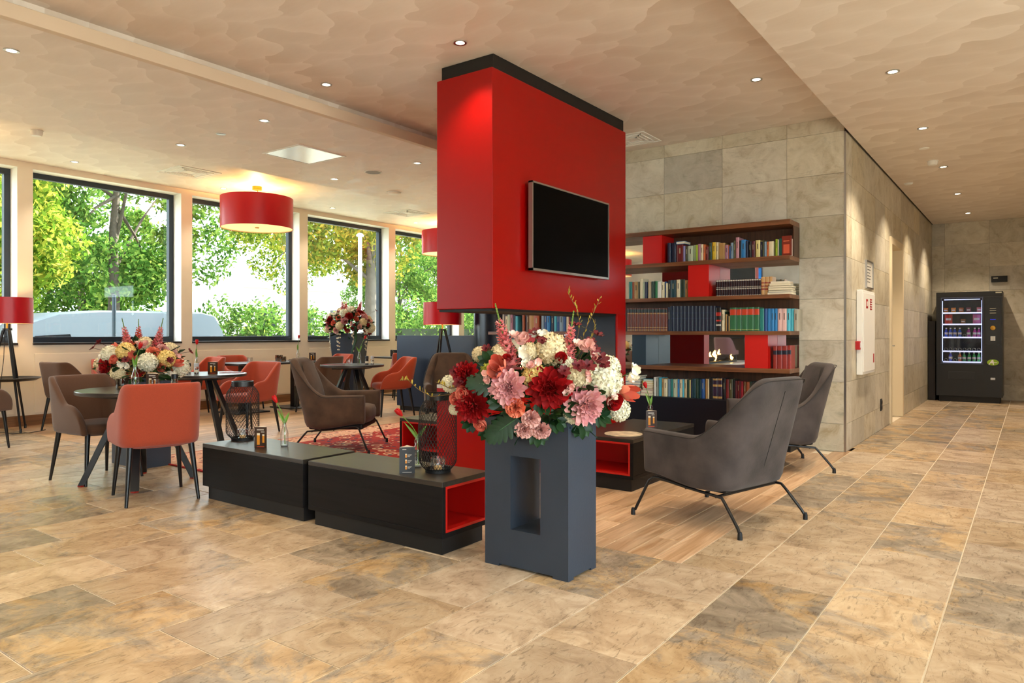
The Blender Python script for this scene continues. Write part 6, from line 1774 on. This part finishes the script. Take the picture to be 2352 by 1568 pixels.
def leaves(name, m, parent, centers, radii, n, size):
    centers = np.array(centers); radii = np.array(radii)
    k = rng.integers(0, len(centers), n)
    d = rng.normal(size=(n, 3)); d /= np.linalg.norm(d, axis=1)[:, None]
    p = centers[k] + d * (radii[k] * rng.uniform(0.35, 1.0, n) ** 0.6)[:, None]
    u = rng.normal(size=(n, 3)); u /= np.linalg.norm(u, axis=1)[:, None]
    w = np.cross(u, rng.normal(size=(n, 3))); w /= np.linalg.norm(w, axis=1)[:, None]
    s = size * rng.uniform(0.6, 1.3, n)[:, None]
    V = np.stack([p - u * s, p + w * s * 0.45, p + u * s, p - w * s * 0.45], axis=1).reshape(-1, 3)
    me = bpy.data.meshes.new(name)
    me.vertices.add(4 * n); me.vertices.foreach_set('co', V.ravel())
    me.loops.add(4 * n); me.loops.foreach_set('vertex_index', np.arange(4 * n, dtype=np.int32))
    me.polygons.add(n); me.polygons.foreach_set('loop_start', np.arange(0, 4 * n, 4, dtype=np.int32)); me.polygons.foreach_set('loop_total', np.full(n, 4, dtype=np.int32))
    me.materials.append(m); me.update(); me.validate()
    return link(name, me, parent)
def tree(label, x, y, h, r, m, n=9000, trunk=0.16, low=0.25, lean=0.0, size=0.13, seed=0):
    rs = np.random.default_rng(seed)
    t = thing('tree', label, 'tree', (x, y, GZ), 0, 'trees outside the windows')
    P = [Vector((0, 0, 0)), Vector((lean * 0.2, 0.05, h * 0.25)), Vector((lean * 0.5, -0.05, h * 0.5)), Vector((lean, 0.1, h * 0.85))]
    B().tube(P, [trunk, trunk * 0.8, trunk * 0.55, trunk * 0.15], 10).obj('trunk', M_BARK, t, smooth=80)
    cs = []; rd = []
    for i in range(34):
        d = rs.normal(size=3); d /= np.linalg.norm(d)
        q = rs.uniform(0.25, 1.0) ** 0.5
        c = np.array([d[0] * r * q, d[1] * r * q, h * (low + (1 - low) * (0.5 + 0.5 * d[2] * q))])
        cs.append(c); rd.append(r * rs.uniform(0.22, 0.38))
        if i < 9:
            s = P[1].lerp(P[3], rs.uniform(0.1, 0.8))
            mid = s.lerp(Vector(c), 0.5) + Vector((0, 0, 0.2))
            B().tube([s, mid, Vector(c)], [trunk * 0.3, trunk * 0.18, trunk * 0.06], 6).obj('branch', M_BARK, t, smooth=80)
    leaves('crown', m, t, cs, rd, n, size)
    return t
tree('yellow-green tree filling the first big window', -20.5, 5.5, 8.5, 3.0, M_L1, 28500, 0.2, 0.22, -0.4, 0.10, 1)
tree('green tree with dark slanting trunk between the first two windows', -24.0, 11.0, 9.5, 3.2, M_L2, 24700, 0.22, 0.2, 0.5, 0.105, 2)
tree('pale green tree behind the pier right of the red pendant', -28.0, 21.5, 9.5, 3.0, M_L1, 19000, 0.18, 0.42, 0.2, 0.10, 3)
tree('tree with a thick grey trunk in the third window', -19.5, 17.9, 9.0, 3.1, M_L3, 22800, 0.27, 0.40, 0.4, 0.10, 4)
tree('blue-green tree in the fourth window beside the chimney', -20.5, 28.0, 9.0, 3.3, M_L2, 22800, 0.2, 0.16, 0.0, 0.105, 5)
tree('green tree at the left edge behind the red tripod lamp', -19.5, -1.2, 8.0, 2.6, M_L2, 17100, 0.18, 0.2, 0.1, 0.10, 6)
tree('far green tree behind the van', -32.0, 13.5, 8.0, 3.2, M_L2, 17100, 0.2, 0.12, 0.0, 0.12, 7)
tree('far bushy tree behind the yellow-green one', -30.0, 3.6, 8.0, 3.2, M_L2, 17100, 0.2, 0.12, 0.0, 0.12, 8)
tree('far tree past the third window', -34.0, 38.0, 9.5, 3.6, M_L2, 17100, 0.2, 0.14, 0.0, 0.13, 9)
tree('green tree behind the thick trunk', -32.0, 32.0, 8.5, 3.0, M_L2, 17100, 0.2, 0.12, 0.0, 0.115, 10)
def bush(label, x, y, lx, ly, h, m, n, seed):
    rs = np.random.default_rng(seed)
    t = thing('hedge', label, 'hedge', (x, y, GZ), 0, 'hedges outside the windows')
    cs = [(rs.uniform(-lx, lx), rs.uniform(-ly, ly), h * rs.uniform(0.2, 0.8)) for _ in range(30)]
    leaves('foliage', m, t, cs, [h * 0.34] * 30, n, 0.10)
    B().box((-lx * 0.9, -ly * 0.9, 0), (lx * 0.9, ly * 0.9, h * 0.5)).obj('woody_core', pm('hedge_core', '#20301a', 0.9), t)
bush('clipped green hedge seen through the second window', -25.5, 19.0, 0.7, 4.0, 2.7, M_L2, 7000, 21)
bush('green hedge seen through the third window', -25.5, 29.0, 0.8, 4.5, 3.3, M_L2, 8000, 22)
bush('green hedge seen through the fourth window', -24.0, 40.0, 0.8, 5.0, 3.0, M_L2, 8000, 23)
# parked silver van
van = thing('van', 'parked silver van seen through the first two windows', 'van', (-18.4, 8.45, GZ), 0)
M_VAN = pm('van_silver', '#4c565f', 0.4, coat=0.15)
prof = [(-2.85, 0.35), (-2.9, 0.75), (-2.8, 1.02), (-2.45, 1.35), (-2.0, 1.66), (-1.5, 1.84), (-0.6, 1.91), (1.9, 1.93), (2.25, 1.86), (2.45, 1.5), (2.6, 0.9), (2.6, 0.35)]
b = B(); G = []
for (xx, inset) in ((-0.95, 0.0), (-0.88, 0.03), (0.88, 0.03), (0.95, 0.0)): pass
secs = []
for sx, k in ((0.90, 0), (0.70, 1), (-0.70, 1), (-0.90, 0)):
    secs.append([(sx * (1.0 if p[1] < 1.0 else 1.0 - 0.12 * (p[1] - 1.0)), p[0], p[1] if k == 0 else p[1] + (0.05 if p[1] > 1.0 else 0)) for p in prof])
b.grid(secs)
b.add(secs[0], [tuple(range(len(prof)))]); b.add(secs[-1], [tuple(range(len(prof) - 1, -1, -1))])
b.obj('body', M_VAN, van, smooth=50)
for yy in (-1.75, 1.6):
    for sx in (-0.86, 0.86):
        w = B().lathe([(0.0, -0.1), (0.33, -0.1), (0.34, 0.1), (0.0, 0.1)], 24).obj('wheel', M_MBLACK, van, loc=(sx, yy, 0.34), rot=(0, math.pi / 2, 0), smooth=40)
        B().lathe([(0.0, -0.11), (0.2, -0.11), (0.2, 0.11), (0.0, 0.11)], 18).obj('hub_cap', M_STEEL, w)
for sx in (-1, 1):
    pw = [(-2.3, 1.12), (-2.0, 1.36), (-1.3, 1.40), (-1.2, 1.12)]
    q = B(); q.add([(sx * 0.905 * (1 - 0.10 * (z - 1.0)), y, z) for y, z in pw] + [(sx * 0.915 * (1 - 0.10 * (z - 1.0)), y, z) for y, z in pw], [(0, 1, 2, 3), (7, 6, 5, 4), (0, 4, 5, 1), (1, 5, 6, 2), (2, 6, 7, 3), (3, 7, 4, 0)])
    q.obj('side_window', pm('van_window', '#0c1014', 0.1), van)
    B().box((sx * 0.905, -2.4, 0.62), (sx * 0.925, 2.5, 0.70)).obj('side_rail', pm('van_trim', '#363d43', 0.4), van)
    B().box((sx * 0.90, 0.2, 1.15), (sx * 0.912, 2.2, 1.17)).obj('crease', pm('van_trim2', '#6b757d', 0.4), van)
t = thing('sign_post', 'thin blue-grey post outside the first window', 'post', (-14.6, 6.75, GZ))
B().tube([(0, 0, 0), (0, 0, 2.16)], 0.038, 12).obj('pole', pm('post_blue', '#12242f', 0.4), t, smooth=60)
B().lathe([(0.041, 2.16), (0.041, 2.18), (0, 2.19)], 12).obj('cap', M_MBLACK, t)
t = thing('lamp_post', 'tall white lamp post outside the third window', 'lamp post', (-16.2, 14.55, GZ))
B().tube([(0, 0, 0), (0, 0, 4.3)], [0.075, 0.055], 14).obj('pole', pm('post_white', '#dfe3e6', 0.4), t, smooth=60)
B().lathe([(0.10, 4.3), (0.12, 4.34), (0.05, 4.4), (0, 4.4)], 14).obj('lamp_head', M_WHITE, t, smooth=40)
# white railing along the road
t = thing('railing', 'low white railing along the road outside the windows', 'railing', (-15.4, 0, GZ))
for z in (1.18, 0.75): B().box((-0.02, 12.5, z), (0.02, 26, z + 0.05)).obj('rail', M_WHITE, t)
for i in range(28): B().box((-0.02, 12.5 + 0.5 * i - 0.02, 0), (0.02, 12.5 + 0.5 * i + 0.02, 1.18)).obj('baluster', M_WHITE, t)
# white house far behind
t = thing('house', 'white flat-roofed house beyond the hedge in the second window', 'building', (-48, 34.0, GZ))
B().box((-4, -5, 0), (4, 6, 4.6)).obj('wall', pm('render_white', '#e8e6e0', 0.8), t)
B().box((-4.2, -5.2, 4.6), (4.2, 6.2, 4.85)).obj('roof', pm('roof_grey', '#b5b2ac', 0.8), t)
for y in (-3.2, 0.2, 3.2):
    w = B().box((4.0, y - 0.7, 1.6), (4.06, y + 0.7, 3.2)).obj('window', pm('house_window', '#141f24', 0.2), t)
    B().box((4.05, y - 0.03, 1.6), (4.08, y + 0.03, 3.2)).obj('mullion', M_WHITE, w)

struct(B().box((2.8, -60, GZ - 0.2), (60, 90, GZ)).obj('ground_front', pm('forecourt_paving', '#a39e92', 0.9, var=0.15, vscale=0.5)))
